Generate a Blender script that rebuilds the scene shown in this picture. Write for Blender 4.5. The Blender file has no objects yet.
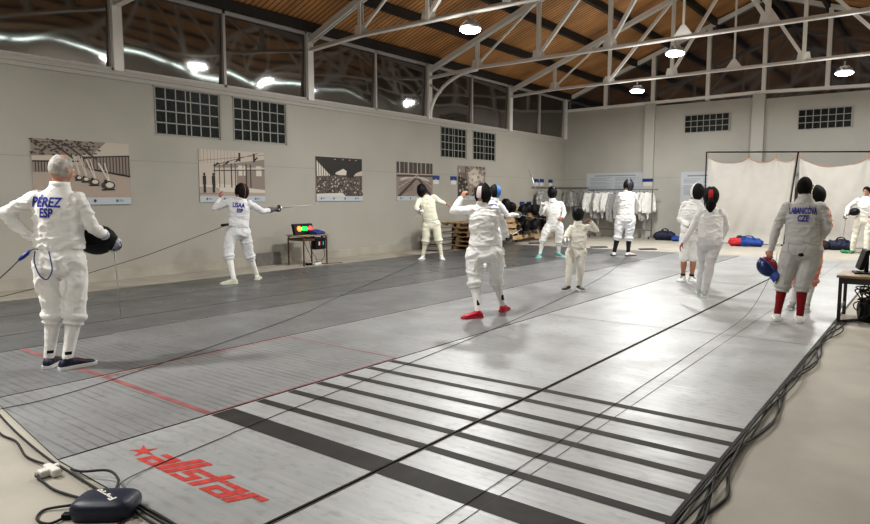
# Fencing hall recreated in Blender 4.5 (bpy).  Metres; Y runs down the hall, X to the right, Z up.
import bpy, bmesh, math, random, json
from mathutils import Vector, Matrix, noise
from mathutils.bvhtree import BVHTree
random.seed(7)
C = bpy.context.scene.collection
PI = math.pi
V = Vector
def K(z): return 1.472 + (z - 1.6) * .92          # survey height -> metres
# ------------------------------------------------------------------ materials
MATS = {}
def mat(name, col, rough=.6, metal=0., spec=.5, noise_amt=0., noise_scale=8., bump=0., bump_scale=40., emit=None, estr=0., sheen=0.):
    if name in MATS: return MATS[name]
    m = bpy.data.materials.new(name); m.use_nodes = True
    nt = m.node_tree; b = nt.nodes['Principled BSDF']
    b.inputs['Base Color'].default_value = (*col, 1); b.inputs['Roughness'].default_value = rough
    b.inputs['Metallic'].default_value = metal; b.inputs['Specular IOR Level'].default_value = spec
    if sheen: b.inputs['Sheen Weight'].default_value = sheen
    tc = nt.nodes.new('ShaderNodeTexCoord')
    if noise_amt:
        n = nt.nodes.new('ShaderNodeTexNoise'); n.inputs['Scale'].default_value = noise_scale; n.inputs['Detail'].default_value = 5
        nt.links.new(tc.outputs['Object'], n.inputs['Vector'])
        r = nt.nodes.new('ShaderNodeValToRGB')
        r.color_ramp.elements[0].position = .3; r.color_ramp.elements[1].position = .7
        r.color_ramp.elements[0].color = (*[c * (1 - noise_amt) for c in col], 1)
        r.color_ramp.elements[1].color = (*[min(1, c * (1 + noise_amt)) for c in col], 1)
        nt.links.new(n.outputs['Fac'], r.inputs['Fac']); nt.links.new(r.outputs['Color'], b.inputs['Base Color'])
    if bump:
        n2 = nt.nodes.new('ShaderNodeTexNoise'); n2.inputs['Scale'].default_value = bump_scale; n2.inputs['Detail'].default_value = 4
        nt.links.new(tc.outputs['Object'], n2.inputs['Vector'])
        bp = nt.nodes.new('ShaderNodeBump'); bp.inputs['Strength'].default_value = bump; bp.inputs['Distance'].default_value = .02
        nt.links.new(n2.outputs['Fac'], bp.inputs['Height']); nt.links.new(bp.outputs['Normal'], b.inputs['Normal'])
    if emit:
        b.inputs['Emission Color'].default_value = (*emit, 1); b.inputs['Emission Strength'].default_value = estr
    MATS[name] = m
    return m
def wave_mat(name, c1, c2, scale, axis='Y', rough=.5, metal=0., band=(.45, .55), nscale=3., namt=.2, spec=.5, rot=(0, 0, 0), bump=0.):
    """Two tone material with straight bands along one object axis, broken up by noise."""
    m = bpy.data.materials.new(name); m.use_nodes = True
    nt = m.node_tree; b = nt.nodes['Principled BSDF']; L = nt.links.new
    b.inputs['Roughness'].default_value = rough; b.inputs['Metallic'].default_value = metal; b.inputs['Specular IOR Level'].default_value = spec
    tc = nt.nodes.new('ShaderNodeTexCoord')
    w = nt.nodes.new('ShaderNodeTexWave'); w.bands_direction = axis; w.wave_profile = 'SIN'
    w.inputs['Scale'].default_value = scale; w.inputs['Distortion'].default_value = 0
    L(tc.outputs['Object'], w.inputs['Vector'])
    r = nt.nodes.new('ShaderNodeValToRGB'); r.color_ramp.elements[0].position = band[0]; r.color_ramp.elements[1].position = band[1]
    r.color_ramp.elements[0].color = (*c1, 1); r.color_ramp.elements[1].color = (*c2, 1)
    L(w.outputs['Fac'], r.inputs['Fac'])
    mp = nt.nodes.new('ShaderNodeMapping')
    mp.inputs['Scale'].default_value = {'Y': (.25, 1, 1), 'X': (1, .25, 1), 'Z': (.3, .3, 1)}[axis]
    L(tc.outputs['Object'], mp.inputs['Vector'])
    n = nt.nodes.new('ShaderNodeTexNoise'); n.inputs['Scale'].default_value = nscale; n.inputs['Detail'].default_value = 6
    L(mp.outputs['Vector'], n.inputs['Vector'])
    r2 = nt.nodes.new('ShaderNodeValToRGB'); r2.color_ramp.elements[0].position = .3; r2.color_ramp.elements[1].position = .7
    r2.color_ramp.elements[0].color = (1 - namt, 1 - namt, 1 - namt, 1); r2.color_ramp.elements[1].color = (1, 1, 1, 1)
    L(n.outputs['Fac'], r2.inputs['Fac'])
    mx = nt.nodes.new('ShaderNodeMix'); mx.data_type = 'RGBA'; mx.blend_type = 'MULTIPLY'; mx.inputs['Factor'].default_value = 1
    L(r.outputs['Color'], mx.inputs[6]); L(r2.outputs['Color'], mx.inputs[7]); L(mx.outputs[2], b.inputs['Base Color'])
    if bump:
        bp = nt.nodes.new('ShaderNodeBump'); bp.inputs['Strength'].default_value = bump; bp.inputs['Distance'].default_value = .01
        L(w.outputs['Fac'], bp.inputs['Height']); L(bp.outputs['Normal'], b.inputs['Normal'])
    MATS[name] = m
    return m
def piste_mat(name, col, rib, rough):
    """Woven / ribbed conductive metal: fine cross ribs, scuffs, smears and wear."""
    m = bpy.data.materials.new(name); m.use_nodes = True
    nt = m.node_tree; b = nt.nodes['Principled BSDF']; L = nt.links.new
    b.inputs['Metallic'].default_value = .32; b.inputs['Specular IOR Level'].default_value = .4
    tc = nt.nodes.new('ShaderNodeTexCoord')
    def ramp(src, p0, p1, c0, c1):
        r = nt.nodes.new('ShaderNodeValToRGB'); r.color_ramp.elements[0].position = p0; r.color_ramp.elements[1].position = p1
        r.color_ramp.elements[0].color = (c0, c0, c0, 1); r.color_ramp.elements[1].color = (c1, c1, c1, 1)
        L(src, r.inputs['Fac']); return r.outputs['Color']
    def nz(scale, sc, detail=6):
        mp = nt.nodes.new('ShaderNodeMapping'); mp.inputs['Scale'].default_value = sc; L(tc.outputs['Object'], mp.inputs['Vector'])
        n = nt.nodes.new('ShaderNodeTexNoise'); n.inputs['Scale'].default_value = scale; n.inputs['Detail'].default_value = detail
        L(mp.outputs['Vector'], n.inputs['Vector']); return n.outputs['Fac']
    def mul(a, bb):
        x = nt.nodes.new('ShaderNodeMix'); x.data_type = 'RGBA'; x.blend_type = 'MULTIPLY'; x.inputs['Factor'].default_value = 1
        L(a, x.inputs[6]); L(bb, x.inputs[7]); return x.outputs[2]
    w = nt.nodes.new('ShaderNodeTexWave'); w.bands_direction = 'Y'; w.inputs['Scale'].default_value = 4.6; w.inputs['Distortion'].default_value = .35
    w.inputs['Detail'].default_value = 1; w.inputs['Detail Scale'].default_value = 1.5
    L(tc.outputs['Object'], w.inputs['Vector'])
    ribs0 = ramp(w.outputs['Fac'], .02, .22, 1 - rib, 1.)
    rm = nt.nodes.new('ShaderNodeMix'); rm.data_type = 'RGBA'; L(ramp(nz(1.7, (1, 2.5, 1)), .35, .62, .0, 1.), rm.inputs['Factor']); rm.inputs[6].default_value = (1, 1, 1, 1); L(ribs0, rm.inputs[7])
    ribs = rm.outputs[2]
    cloud = ramp(nz(1.3, (1, 1, 1)), .25, .75, .80, 1.10)
    streak = ramp(nz(3., (.35, 5, 1)), .3, .7, .94, 1.03)
    scuff = ramp(nz(17., (.7, 1.2, 1), 12), .32, .46, .84, 1.)
    base = nt.nodes.new('ShaderNodeRGB'); base.outputs[0].default_value = (*col, 1)
    c = mul(mul(mul(mul(base.outputs[0], ribs), cloud), streak), scuff)
    L(c, b.inputs['Base Color'])
    L(ramp(nz(2.2, (1, 1, 1)), .3, .7, rough - .06, rough + .08), b.inputs['Roughness'])
    bp = nt.nodes.new('ShaderNodeBump'); bp.inputs['Strength'].default_value = .12; bp.inputs['Distance'].default_value = .004
    L(w.outputs['Fac'], bp.inputs['Height']); L(bp.outputs['Normal'], b.inputs['Normal'])
    MATS[name] = m
    return m
white_steel = mat('white_steel', (.80, .785, .755), .4)
dark_steel = mat('dark_steel', (.05, .048, .046), .45)
black_plastic = mat('black_plastic', (.008, .008, .009), .5, spec=.25)
black_rubber = mat('black_rubber', (.014, .014, .014), .6)
white_plastic = mat('white_plastic', (.75, .74, .70), .4)
navy_plastic = mat('navy_plastic', (.016, .022, .045), .42, bump=.1, bump_scale=300)
blue_plastic = mat('blue_plastic', (.01, .035, .22), .4)
steel = mat('steel', (.55, .55, .55), .3, .9)
guard_steel = mat('guard_steel', (.62, .62, .62), .32, .8)
skin = mat('skin', (.46, .24, .16), .5, noise_amt=.08, noise_scale=18)
skin_red = mat('skin_flushed', (.47, .19, .13), .5, noise_amt=.08, noise_scale=18)
lettering_blue = mat('lettering_blue', (.015, .025, .30), .6)
# ------------------------------------------------------------------ object helpers
def link(o, parent=None):
    C.objects.link(o)
    if parent: o.parent = parent
    return o
def tag(o, label=None, cat=None, group=None, kind=None):
    if label: o['label'] = label
    if cat: o['category'] = cat
    if group: o['group'] = group
    if kind: o['kind'] = kind
    return o
def empty(name, loc=(0, 0, 0), rz=0., label=None, cat=None, group=None, kind=None):
    o = bpy.data.objects.new(name, None); o.empty_display_size = .1
    o.location = loc; o.rotation_euler = (0, 0, rz)
    return tag(link(o), label, cat, group, kind)
def obj(name, bm, m, parent=None, smooth=False):
    me = bpy.data.meshes.new(name)
    bmesh.ops.recalc_face_normals(bm, faces=bm.faces)
    bm.to_mesh(me); bm.free()
    for x in (m if isinstance(m, (list, tuple)) else [m]): me.materials.append(x)
    if smooth: me.polygons.foreach_set('use_smooth', [True] * len(me.polygons))
    return link(bpy.data.objects.new(name, me), parent)
def struct(name, bm, m, parent=None, smooth=False):
    o = obj(name, bm, m, parent, smooth)
    o['kind'] = 'structure'
    return o
def copy_tree(o, parent=None):
    c = o.copy(); C.objects.link(c)
    if parent: c.parent = parent
    for ch in list(o.children): copy_tree(ch, c)
    return c
def box(bm, x0, x1, y0, y1, z0, z1, mi=0, bev=0.):
    vs = [bm.verts.new(p) for p in ((x0,y0,z0),(x1,y0,z0),(x1,y1,z0),(x0,y1,z0),(x0,y0,z1),(x1,y0,z1),(x1,y1,z1),(x0,y1,z1))]
    fs = [bm.faces.new([vs[i] for i in f]) for f in ((0,3,2,1),(4,5,6,7),(0,1,5,4),(1,2,6,5),(2,3,7,6),(3,0,4,7))]
    for f in fs: f.material_index = mi
    if bev:
        r = bmesh.ops.bevel(bm, geom=list({e for f in fs for e in f.edges}), offset=bev, segments=2, affect='EDGES', profile=.5)
        for f in r['faces']: f.material_index = mi
    return vs
def poly(bm, pts, mi=0):
    f = bm.faces.new([bm.verts.new(p) for p in pts]); f.material_index = mi; return f
def bar(bm, a, b, w, d=None, up=(0, 0, 1), mi=0):
    """rectangular bar from a to b, w across, d along up"""
    a, b = V(a), V(b); d = d or w; t = (b - a).normalized(); u = V(up); s = t.cross(u)
    if s.length < 1e-4: s = t.cross(V((1, 0, 0)))
    s.normalize(); u = s.cross(t).normalized()
    r = [[bm.verts.new(p + s * (i * w / 2) + u * (j * d / 2)) for i, j in ((-1,-1),(1,-1),(1,1),(-1,1))] for p in (a, b)]
    fs = [bm.faces.new(r[0][::-1]), bm.faces.new(r[1])]
    for k in range(4): fs.append(bm.faces.new((r[0][k], r[0][(k+1)%4], r[1][(k+1)%4], r[1][k])))
    for f in fs: f.material_index = mi
def frames(pts, up=None):
    n = len(pts); T = []
    for i in range(n):
        t = pts[min(i+1, n-1)] - pts[max(i-1, 0)]
        T.append(t.normalized() if t.length > 1e-9 else V((0, 0, 1)))
    u = V(up) if up is not None else (V((0, 0, 1)) if abs(T[0].z) < .9 else V((1, 0, 0)))
    out = []
    for t in T:
        s = t.cross(u)
        if s.length < 1e-6: s = t.orthogonal()
        s.normalize(); u = s.cross(t).normalized(); out.append((s, u))
    return out
def tube(bm, pts, rad, n=10, up=None, mi=0, cap=True):
    pts = [V(p) for p in pts]
    if not isinstance(rad, (list, tuple)): rad = [rad] * len(pts)
    rings = []
    for p, r, (s, u) in zip(pts, rad, frames(pts, up)):
        rx, ry = r if isinstance(r, (list, tuple)) else (r, r)
        rings.append([bm.verts.new(p + s * (math.cos(2*PI*k/n) * rx) + u * (math.sin(2*PI*k/n) * ry)) for k in range(n)])
    for a, b in zip(rings, rings[1:]):
        for k in range(n):
            f = bm.faces.new((a[k], a[(k+1)%n], b[(k+1)%n], b[k])); f.material_index = mi
    if cap:
        f = bm.faces.new(rings[0][::-1]); f.material_index = mi
        f = bm.faces.new(rings[-1]); f.material_index = mi
    return rings
def ball(bm, c, r, sub=2, rot=None, mi=0):
    rx = r if isinstance(r, (list, tuple)) else (r, r, r)
    M = Matrix.Translation(V(c)) @ (rot.to_4x4() if rot else Matrix.Identity(4)) @ Matrix.Diagonal((*rx, 1))
    q = bmesh.ops.create_icosphere(bm, subdivisions=sub, radius=1., matrix=M)
    for v in q['verts']:
        for f in v.link_faces: f.material_index = mi
    return q['verts']
def chain(bm, pts, radii, n=12):
    """tapered limb: tube with a ball at every joint (closed pieces that a voxel remesh fuses)"""
    pts = [V(p) for p in pts]
    for a, b, ra, rb in zip(pts, pts[1:], radii, radii[1:]): tube(bm, [a, b], [ra, rb], n)
    for p, r in zip(pts, radii): ball(bm, p, r, 2)
def spline(pts, k=6):
    pts = [V(p) for p in pts]; out = []
    for i in range(len(pts) - 1):
        p0, p1, p2, p3 = pts[max(i-1, 0)], pts[i], pts[i+1], pts[min(i+2, len(pts)-1)]
        for j in range(k):
            t = j / k
            out.append(.5 * ((2*p1) + (p2-p0)*t + (2*p0-5*p1+4*p2-p3)*t*t + (3*p1-p0-3*p2+p3)*t**3))
    return out + [pts[-1]]
def cable(name, pts, r, label, m=None, cat='cable', k=6, group=None):
    bm = bmesh.new(); tube(bm, spline(pts, k), r, 6)
    return tag(obj(name, bm, m or black_rubber, None, True), label, cat, group)
def fuse(bm, vox, smooth=4, fold=0., freq=9., stretch=(1, 1, 1), seed=0.):
    """voxel-fuse overlapping closed pieces into one continuous skin, relax it, then add cloth folds"""
    me = bpy.data.meshes.new('tmp'); bm.to_mesh(me); bm.free()
    t = bpy.data.objects.new('tmp', me); C.objects.link(t)
    r = t.modifiers.new('r', 'REMESH'); r.mode = 'VOXEL'; r.voxel_size = vox; r.use_smooth_shade = True
    if smooth:
        s = t.modifiers.new('s', 'SMOOTH'); s.factor = .5; s.iterations = smooth
    dg = bpy.context.evaluated_depsgraph_get()
    out = bpy.data.meshes.new_from_object(t.evaluated_get(dg))
    bpy.data.objects.remove(t); bpy.data.meshes.remove(me)
    if fold:
        off = V((seed * 3.7, seed * 1.3, seed * 2.1)); st = V(stretch)
        nrm = [v.normal.copy() for v in out.vertices]; cos_ = [v.co.copy() for v in out.vertices]
        for v, nn, c in zip(out.vertices, nrm, cos_):
            q = V((c.x*st.x + .35*c.z, c.y*st.y - .25*c.z, c.z*st.z*1.7)) * freq * .62 + off
            q = q + V((noise.noise(c*5 + off), noise.noise(c*5 - off), noise.noise(c*4 + off*2))) * .55
            n1 = noise.noise(q); n2 = noise.noise(q*1.9 + V((7, 3, 1)))
            amp = .35 + .65*max(0., min(1., .5 + 1.2*noise.noise(c*3.2 - off)))
            h = math.exp(-(n1/.16)**2) * 1.0 + math.exp(-(n2/.13)**2) * .5 - .55      # sharp little ridges between flat panels
            v.co += nn * (h * fold * amp * 1.25)
    return out
def mesh_obj(name, me, m, parent=None):

    for x in (m if isinstance(m, (list, tuple)) else [m]): me.materials.append(x)
    me.polygons.foreach_set('use_smooth', [True] * len(me.polygons))
    o = bpy.data.objects.new(name, me)
    return link(o, parent)
def text_bm(s, size, sx=1., weight=.0):
    """lettering as a flat mesh, centred on the origin in XY"""
    cu = bpy.data.curves.new('t', 'FONT'); cu.body = s; cu.size = size; cu.align_x = 'CENTER'; cu.align_y = 'CENTER'; cu.offset = weight
    o = bpy.data.objects.new('t', cu); C.objects.link(o)
    me = bpy.data.meshes.new_from_object(o.evaluated_get(bpy.context.evaluated_depsgraph_get()))
    bm = bmesh.new(); bm.from_mesh(me)
    bpy.data.objects.remove(o); bpy.data.curves.remove(cu); bpy.data.meshes.remove(me)
    for v in bm.verts: v.co.x *= sx
    bmesh.ops.triangulate(bm, faces=bm.faces)
    return bm
def join_bm(dst, src, M=None, mi=0):
    mp = {}
    for v in src.verts: mp[v] = dst.verts.new(M @ v.co if M else v.co)
    for f in src.faces:
        try: g = dst.faces.new([mp[v] for v in f.verts]); g.material_index = mi
        except ValueError: pass
    src.free()
# ------------------------------------------------------------------ the hall
XL, XR, YB, YF, XM = -11.53, 2.42, 23.18, -4.6, -4.55
SILL, EAVE, CHORD = K(3.97), K(5.67), 4.87
POSTS = [-3.02, 1.39, 5.80, 10.22, 14.63, 19.03]
def roof_z(x): return 5.30 + .375 * ((x - XL) if x < XM else (XR - x))
wall_paint = mat('wall_paint', (.40, .385, .345), .75, noise_amt=.05, noise_scale=.9, bump=.05, bump_scale=60)
back_paint = mat('back_wall_paint', (.43, .42, .39), .75, noise_amt=.05, noise_scale=.9, bump=.05, bump_scale=60)
concrete = mat('concrete_floor', (.41, .385, .335), .6, noise_amt=.13, noise_scale=1.6, bump=.06, bump_scale=25)
seam_grey = mat('seam_grey', (.32, .305, .275), .8)
plinth_paint = mat('plinth_paint', (.40, .38, .33), .75, noise_amt=.12, noise_scale=2.5)
bm = bmesh.new(); box(bm, XL - .3, XR + .3, YF - .3, YB + .3, -.12, 0); struct('floor', bm, concrete)
bm = bmesh.new(); box(bm, XL - .22, XL, YF, YB + .2, 0, SILL); struct('wall_left', bm, wall_paint)
bm = bmesh.new(); box(bm, XR, XR + .22, YF, YB + .2, 0, 5.3); struct('wall_right', bm, mat('right_wall_paint', (.42, .39, .34), .8))
bm = bmesh.new(); box(bm, XL - .2, XR + .2, YF - .22, YF, 0, 5.2)
poly(bm, [(XL, YF, 5.2), (XR, YF, 5.2), (XM, YF, 7.95)]); struct('wall_front', bm, mat('front_wall_paint', (.24, .22, .20), .8))
bm = bmesh.new()
box(bm, XL, -8.24, YB, YB + .2, 0, K(5.14)); box(bm, -8.24, -4.74, YB, YB + .2, 0, K(5.07)); box(bm, -4.74, XR, YB, YB + .2, 0, K(4.99))
struct('wall_back', bm, back_paint)
# thin panel seams, the plinth along the left wall and the sill ledge
bm = bmesh.new(); box(bm, XL, XL + .003, YF, YB, K(2.32), K(2.332)); struct('trim_1', bm, seam_grey)
bm = bmesh.new(); box(bm, XL, XR, YB - .003, YB, K(2.32), K(2.332)); struct('trim_2', bm, seam_grey)
bm = bmesh.new(); box(bm, XL, XL + .025, YF, YB, 0, .20, bev=.006); struct('baseboard_left', bm, plinth_paint)
bm = bmesh.new(); box(bm, XL - .2, XL + .05, YF, YB, SILL - .05, SILL + .03, bev=.008); box(bm, XL, XL + .025, YF, YB, SILL - .12, SILL - .05)
struct('trim_3', bm, mat('sill_paint', (.43, .41, .38), .6))
# posts of the left wall and the piers of the back wall
for y in POSTS + [YB - .06]:
    bm = bmesh.new(); box(bm, XL - .10, XL + .06, y - .085, y + .085, SILL + .03, EAVE + .02, bev=.006); struct('column', bm, white_steel)
for x0, x1 in ((-8.41, -8.06), (-4.91, -4.54), (-1.3, -.95)):
    bm = bmesh.new(); box(bm, x0, x1, YB - .13, YB + .05, 0, K(5.16), bev=.008); struct('column', bm, mat('pier_paint', (.48, .47, .44), .7))
# clerestory glazing of the left wall: two bowed dark panes per bay, each pane its own window
def glass_mat(name, col):
    m = mat(name, col, .06, spec=.7)
    nt = m.node_tree; b = nt.nodes['Principled BSDF']; b.inputs['IOR'].default_value = 2.3
    tc = nt.nodes.new('ShaderNodeTexCoord'); n = nt.nodes.new('ShaderNodeTexNoise'); n.inputs['Scale'].default_value = .9; n.inputs['Detail'].default_value = 1
    bp = nt.nodes.new('ShaderNodeBump'); bp.inputs['Strength'].default_value = .12; bp.inputs['Distance'].default_value = .05
    nt.links.new(tc.outputs['Object'], n.inputs['Vector']); nt.links.new(n.outputs['Fac'], bp.inputs['Height']); nt.links.new(bp.outputs['Normal'], b.inputs['Normal'])
    return m
night_glass = glass_mat('night_glass', (.050, .041, .034))
gable_glass = glass_mat('gable_glass', (.020, .022, .032))
MULL = [-.82, 3.60, 7.98, 12.44, 16.78, 21.08]
edges = []
for a, m_, b in zip(POSTS, MULL, POSTS[1:] + [YB - .1]): edges += [(a + .085, m_), (m_, b - .085)]
frame_white = mat('window_frame', (.50, .47, .45), .5)
for i, (y0, y1) in enumerate(edges):
    root = empty('window_%d' % (i + 1), (XL, (y0 + y1) / 2, SILL), kind='structure')
    w = (y1 - y0) / 2; h = EAVE - SILL
    bm = bmesh.new()
    box(bm, -.07, .02, -w, w, h - .09, h); box(bm, -.07, .02, -w, w, .03, .08)
    box(bm, -.07, .02, -w, -w + .03, .03, h); box(bm, -.07, .02, w - .03, w, .03, h)
    struct('frame', bm, frame_white, root)
    bm = bmesh.new(); nx, nz = 14, 8; g = []
    for a in range(nx + 1):
        col = []
        for c in range(nz + 1):
            s = a / nx * 2 - 1; t = c / nz
            A = .53 - .07 * s + .10 * math.sin(i * 2.4 + s * 2.6)   # thin sheets that sag, bowing back towards the sill
            col.append(bm.verts.new((-.03 - .125 * A * (1 - t) ** 2, s * (w - .02), .05 + t * (h - .1))))
        g.append(col)
    for a in range(nx):
        for c in range(nz): bm.faces.new((g[a][c], g[a+1][c], g[a+1][c+1], g[a][c+1]))
    struct('glass', bm, night_glass, root, True)
# glass-block windows
block_glass = mat('block_glass', (.009, .012, .011), .4, spec=.12, noise_amt=.85, noise_scale=16, bump=.25, bump_scale=18)
mortar = mat('mortar', (.36, .36, .335), .8)
def glass_blocks(n, origin, U, W_, w, h, cols, rows):
    """origin lower corner; U runs along the wall, W_ points into the room"""
    root = empty('window_%d' % n, origin, kind='structure'); U, W_ = V(U), V(W_)
    bm = bmesh.new(); bm2 = bmesh.new(); t = .022
    def bx(b, u0, u1, z0, z1, d0, d1):
        p = [U*u0 + W_*d0, U*u1 + W_*d1]
        box(b, *sorted((p[0].x, p[1].x)), *sorted((p[0].y, p[1].y)), z0, z1)
    tot = sum(cols); u = 0; us = [0]
    for c in cols: u += c / tot * w; us.append(u)
    for k, u in enumerate(us): bx(bm, u - t/2, u + t/2, 0, h, 0, .014)
    for r in range(rows + 1): bx(bm, -t/2, w + t/2, r*h/rows - t/2, r*h/rows + t/2, 0, .014)
    for a, b in zip(us, us[1:]):
        for r in range(rows): bx(bm2, a + t/2, b - t/2, r*h/rows + t/2, (r+1)*h/rows - t/2, 0, .006)
    struct('mortar_grid', bm, mortar, root); struct('glass', bm2, block_glass, root)
    bm = bmesh.new()
    bx(bm, -.03, w + .03, h, h + .02, 0, .03); bx(bm, w + t/2, w + .05, -.02, h + .02, 0, .035)
    struct('reveal', bm, mat('reveal', (.36, .33, .29), .8), root)
COLS = [1, 1, 1, .5, 1, 1, 1]
for n, (y0, y1) in enumerate(((6.46, 7.80), (8.15, 9.47), (15.18, 16.42), (16.84, 18.07))):
    glass_blocks(21 + n, (XL, y0, K(2.88)), (0, 1, 0), (1, 0, 0), y1 - y0, .86, COLS, 4)
glass_blocks(25, (-7.04, YB, K(3.98)), (1, 0, 0), (0, -1, 0), 1.42, .58, [1] * 7, 3)
glass_blocks(26, (-3.59, YB, K(3.86)), (1, 0, 0), (0, -1, 0), 1.41, .6, [1] * 7, 3)
# gable glazing above the back wall
gz = lambda x: roof_z(x) - .12
bm = bmesh.new(); poly(bm, [(XL, YB + .08, 4.4), (XR, YB + .08, 4.4), (XR, YB + .08, 5.3), (XM, YB + .08, 7.95), (XL, YB + .08, 5.3)])
gw = empty('window_30', (0, 0, 0), kind='structure')
struct('glass', bm, gable_glass, gw)
bm = bmesh.new()
for s in (XL, XR): bar(bm, (s, YB, gz(s)), (XM, YB, gz(XM)), .10, .13, (0, 0, 1))
bar(bm, (XL, YB, K(5.17)), (-4.74, YB, K(5.23)), .10, .10); bar(bm, (-4.74, YB, K(5.23)), (XR, YB, K(5.0)), .10, .10)
for x in (-9.94, -8.18, -6.33, -4.62, -2.86, -1.1, .7):
    bar(bm, (x, YB, 4.7), (x, YB, gz(x)), .12, .12, (0, 1, 0))
struct('frame', bm, white_steel, gw)
# roof: two boarded slopes on dark purlins
boards = wave_mat('roof_boards', (.17, .078, .03), (.64, .33, .125), 2.3, 'Y', .62, band=(.02, .3), nscale=2.2, namt=.45)
bm = bmesh.new()
for s in (XL - .5, XR + .5):
    zz = roof_z(XL) - .1875
    poly(bm, [(s, YF, zz), (XM, YF, roof_z(XM)), (XM, YB + .3, roof_z(XM)), (s, YB + .3, zz)])
    poly(bm, [(s, YF, zz + .12), (XM, YF, roof_z(XM) + .12), (XM, YB + .3, roof_z(XM) + .12), (s, YB + .3, zz + .12)])
struct('ceiling', bm, boards)
for x in (-11.35, -10.1, -8.82, -7.6, -6.15, -4.75, -4.35, -2.95, -1.5, -.28, 1.0, 2.25):
    bm = bmesh.new(); box(bm, x - .06, x + .06, YF, YB + .2, roof_z(x) - .20, roof_z(x) - .01); struct('beam', bm, mat('purlin', (.022, .017, .014), .6))
# ------------------------------------------------------------------ roof trusses
XN = [-9.89, -8.06, -6.2, -4.55, -2.9, -1.04, .80]
tz = lambda x: roof_z(x) - .27
def make_truss(label, brace=False):
    t = empty('roof_truss', (0, 0, 0), 0, label, 'roof truss', 'steel trusses under the roof')
    for s in (XL + .02, XR - .02):
        bm = bmesh.new()
        for dy in (-.045, .045): bar(bm, (s, dy, tz(s) - .04), (XM, dy, tz(XM)), .035, .13)
        bar(bm, (s, 0, tz(s) + .02), (XM, 0, tz(XM) + .06), .13, .02)
        obj('top_chord', bm, white_steel, t)
    bm = bmesh.new()
    pts = [(XL + .02, 0, CHORD - .09), (XN[0], 0, CHORD), (XN[-1], 0, CHORD), (XR - .02, 0, CHORD - .09)]
    for a, b in zip(pts, pts[1:]): bar(bm, a, b, .12, .025); bar(bm, V(a) + V((0, 0, .035)), V(b) + V((0, 0, .035)), .03, .07)
    obj('bottom_chord', bm, white_steel, t)
    for i, x in enumerate(XN):
        bm = bmesh.new()
        if i == 3: bar(bm, (x, 0, CHORD), (x, 0, tz(x)), .045, .045, (0, 1, 0))
        else:
            for dy in (-.04, .04): bar(bm, (x, dy, CHORD), (x, dy, tz(x)), .085, .022, (0, 1, 0))
        obj('post', bm, white_steel, t)
        bm = bmesh.new(); g = .17
        for dy in (-.03, .03):
            if i == 3: poly(bm, [(x - .22, dy, CHORD + .03), (x + .22, dy, CHORD + .03), (x + .04, dy, CHORD + .28), (x - .04, dy, CHORD + .28)])
            else: poly(bm, [(x - g, dy, CHORD + .03), (x + g, dy, CHORD + .03), (x + g * .75, dy, CHORD + .24), (x - g * .75, dy, CHORD + .24)])
        obj('gusset', bm, white_steel, t)
        if i != 3:
            xt = XN[i + 1] if i < 3 else XN[i - 1]
            bm = bmesh.new(); w = .05 if i in (0, 6) else .08
            bar(bm, (x, 0, CHORD + .1), (xt, 0, tz(xt)), w, w); obj('diagonal', bm, white_steel, t)
    if brace:
        bm = bmesh.new()
        arc = [(XL + .04 + 1.6 * (1 - math.cos(a * PI / 24)), 0, SILL + .05 + (CHORD - SILL - .07) * math.sin(a * PI / 24)) for a in range(13)]
        tube(bm, arc, .05, 8, (0, 1, 0)); bar(bm, (XL + .05, 0, 4.62), (XL + .42, 0, 4.36), .05)
        obj('knee_brace', bm, white_steel, t, True)
    return t
for y, lab, br in ((5.80, 'white steel roof truss nearest the camera, only its wall end showing over the left windows', False),
                   (10.22, 'second white roof truss, carrying the biggest bright lamp', False),
                   (14.63, 'third white roof truss, with a curved knee brace at the left wall', True),
                   (19.03, 'farthest free white roof truss, just in front of the glazed gable', False)):
    t = make_truss(lab, br); t.location = (0, y, 0)
# ------------------------------------------------------------------ lamps (LED bay lights)
lens_mat = mat('lamp_lens', (.9, .9, .9), .3, emit=(.93, .97, 1.), estr=55.)
housing = mat('lamp_housing', (.42, .42, .43), .4)
LAMP_W = 185.
def area(loc, power, r=.2):
    l = bpy.data.lights.new('bay_light', 'AREA'); l.shape = 'DISK'; l.size = r * 2; l.energy = power; l.color = (1., .985, .945)
    o = bpy.data.objects.new('bay_light', l); o.location = loc; C.objects.link(o); return o
def make_lamp(x, y, z, label):
    t = empty('bay_lamp', (x, y, z), 0, label, 'lamp', 'round bay lamps under the trusses')
    bm = bmesh.new()
    tube(bm, [(0, 0, .02), (0, 0, .06), (0, 0, .10), (0, 0, .17)], [.2, .2, .13, .11], 24)
    for k in range(10):
        a = 2*PI*k/10; bar(bm, (.08*math.cos(a), .08*math.sin(a), .10), (.17*math.cos(a), .17*math.sin(a), .10), .012, .05)
    obj('housing', bm, housing, t)
    bm = bmesh.new(); tube(bm, [(0, 0, .03), (0, 0, 0), (0, 0, -.03), (0, 0, -.045)], [.19, .19, .15, .06], 24); obj('lens', bm, lens_mat, t, True)
    bm = bmesh.new(); tube(bm, [(0, 0, .16), (0, 0, .29)], .02, 8); bar(bm, (-.1, 0, .17), (.1, 0, .17), .03); obj('bracket', bm, housing, t)
    area((x, y, z - .06), LAMP_W)
    l = bpy.data.lights.new('truss_fill', 'POINT'); l.energy = LAMP_W * .16; l.shadow_soft_size = .12; l.color = (1., .985, .945)
    o = bpy.data.objects.new('truss_fill', l); o.location = (x, y - .3, z - .16); C.objects.link(o)  # extra point light added by each lamp to brighten the trusses
make_lamp(-7.07, 10.22, 4.56, 'largest bright round lamp, hung from the second truss')
make_lamp(-4.71, 14.63, 4.56, 'bright lamp hung at the middle of the third truss')
make_lamp(-7.19, 19.03, 4.56, 'small bright lamp on the farthest truss, left of the white curtain')
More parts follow.
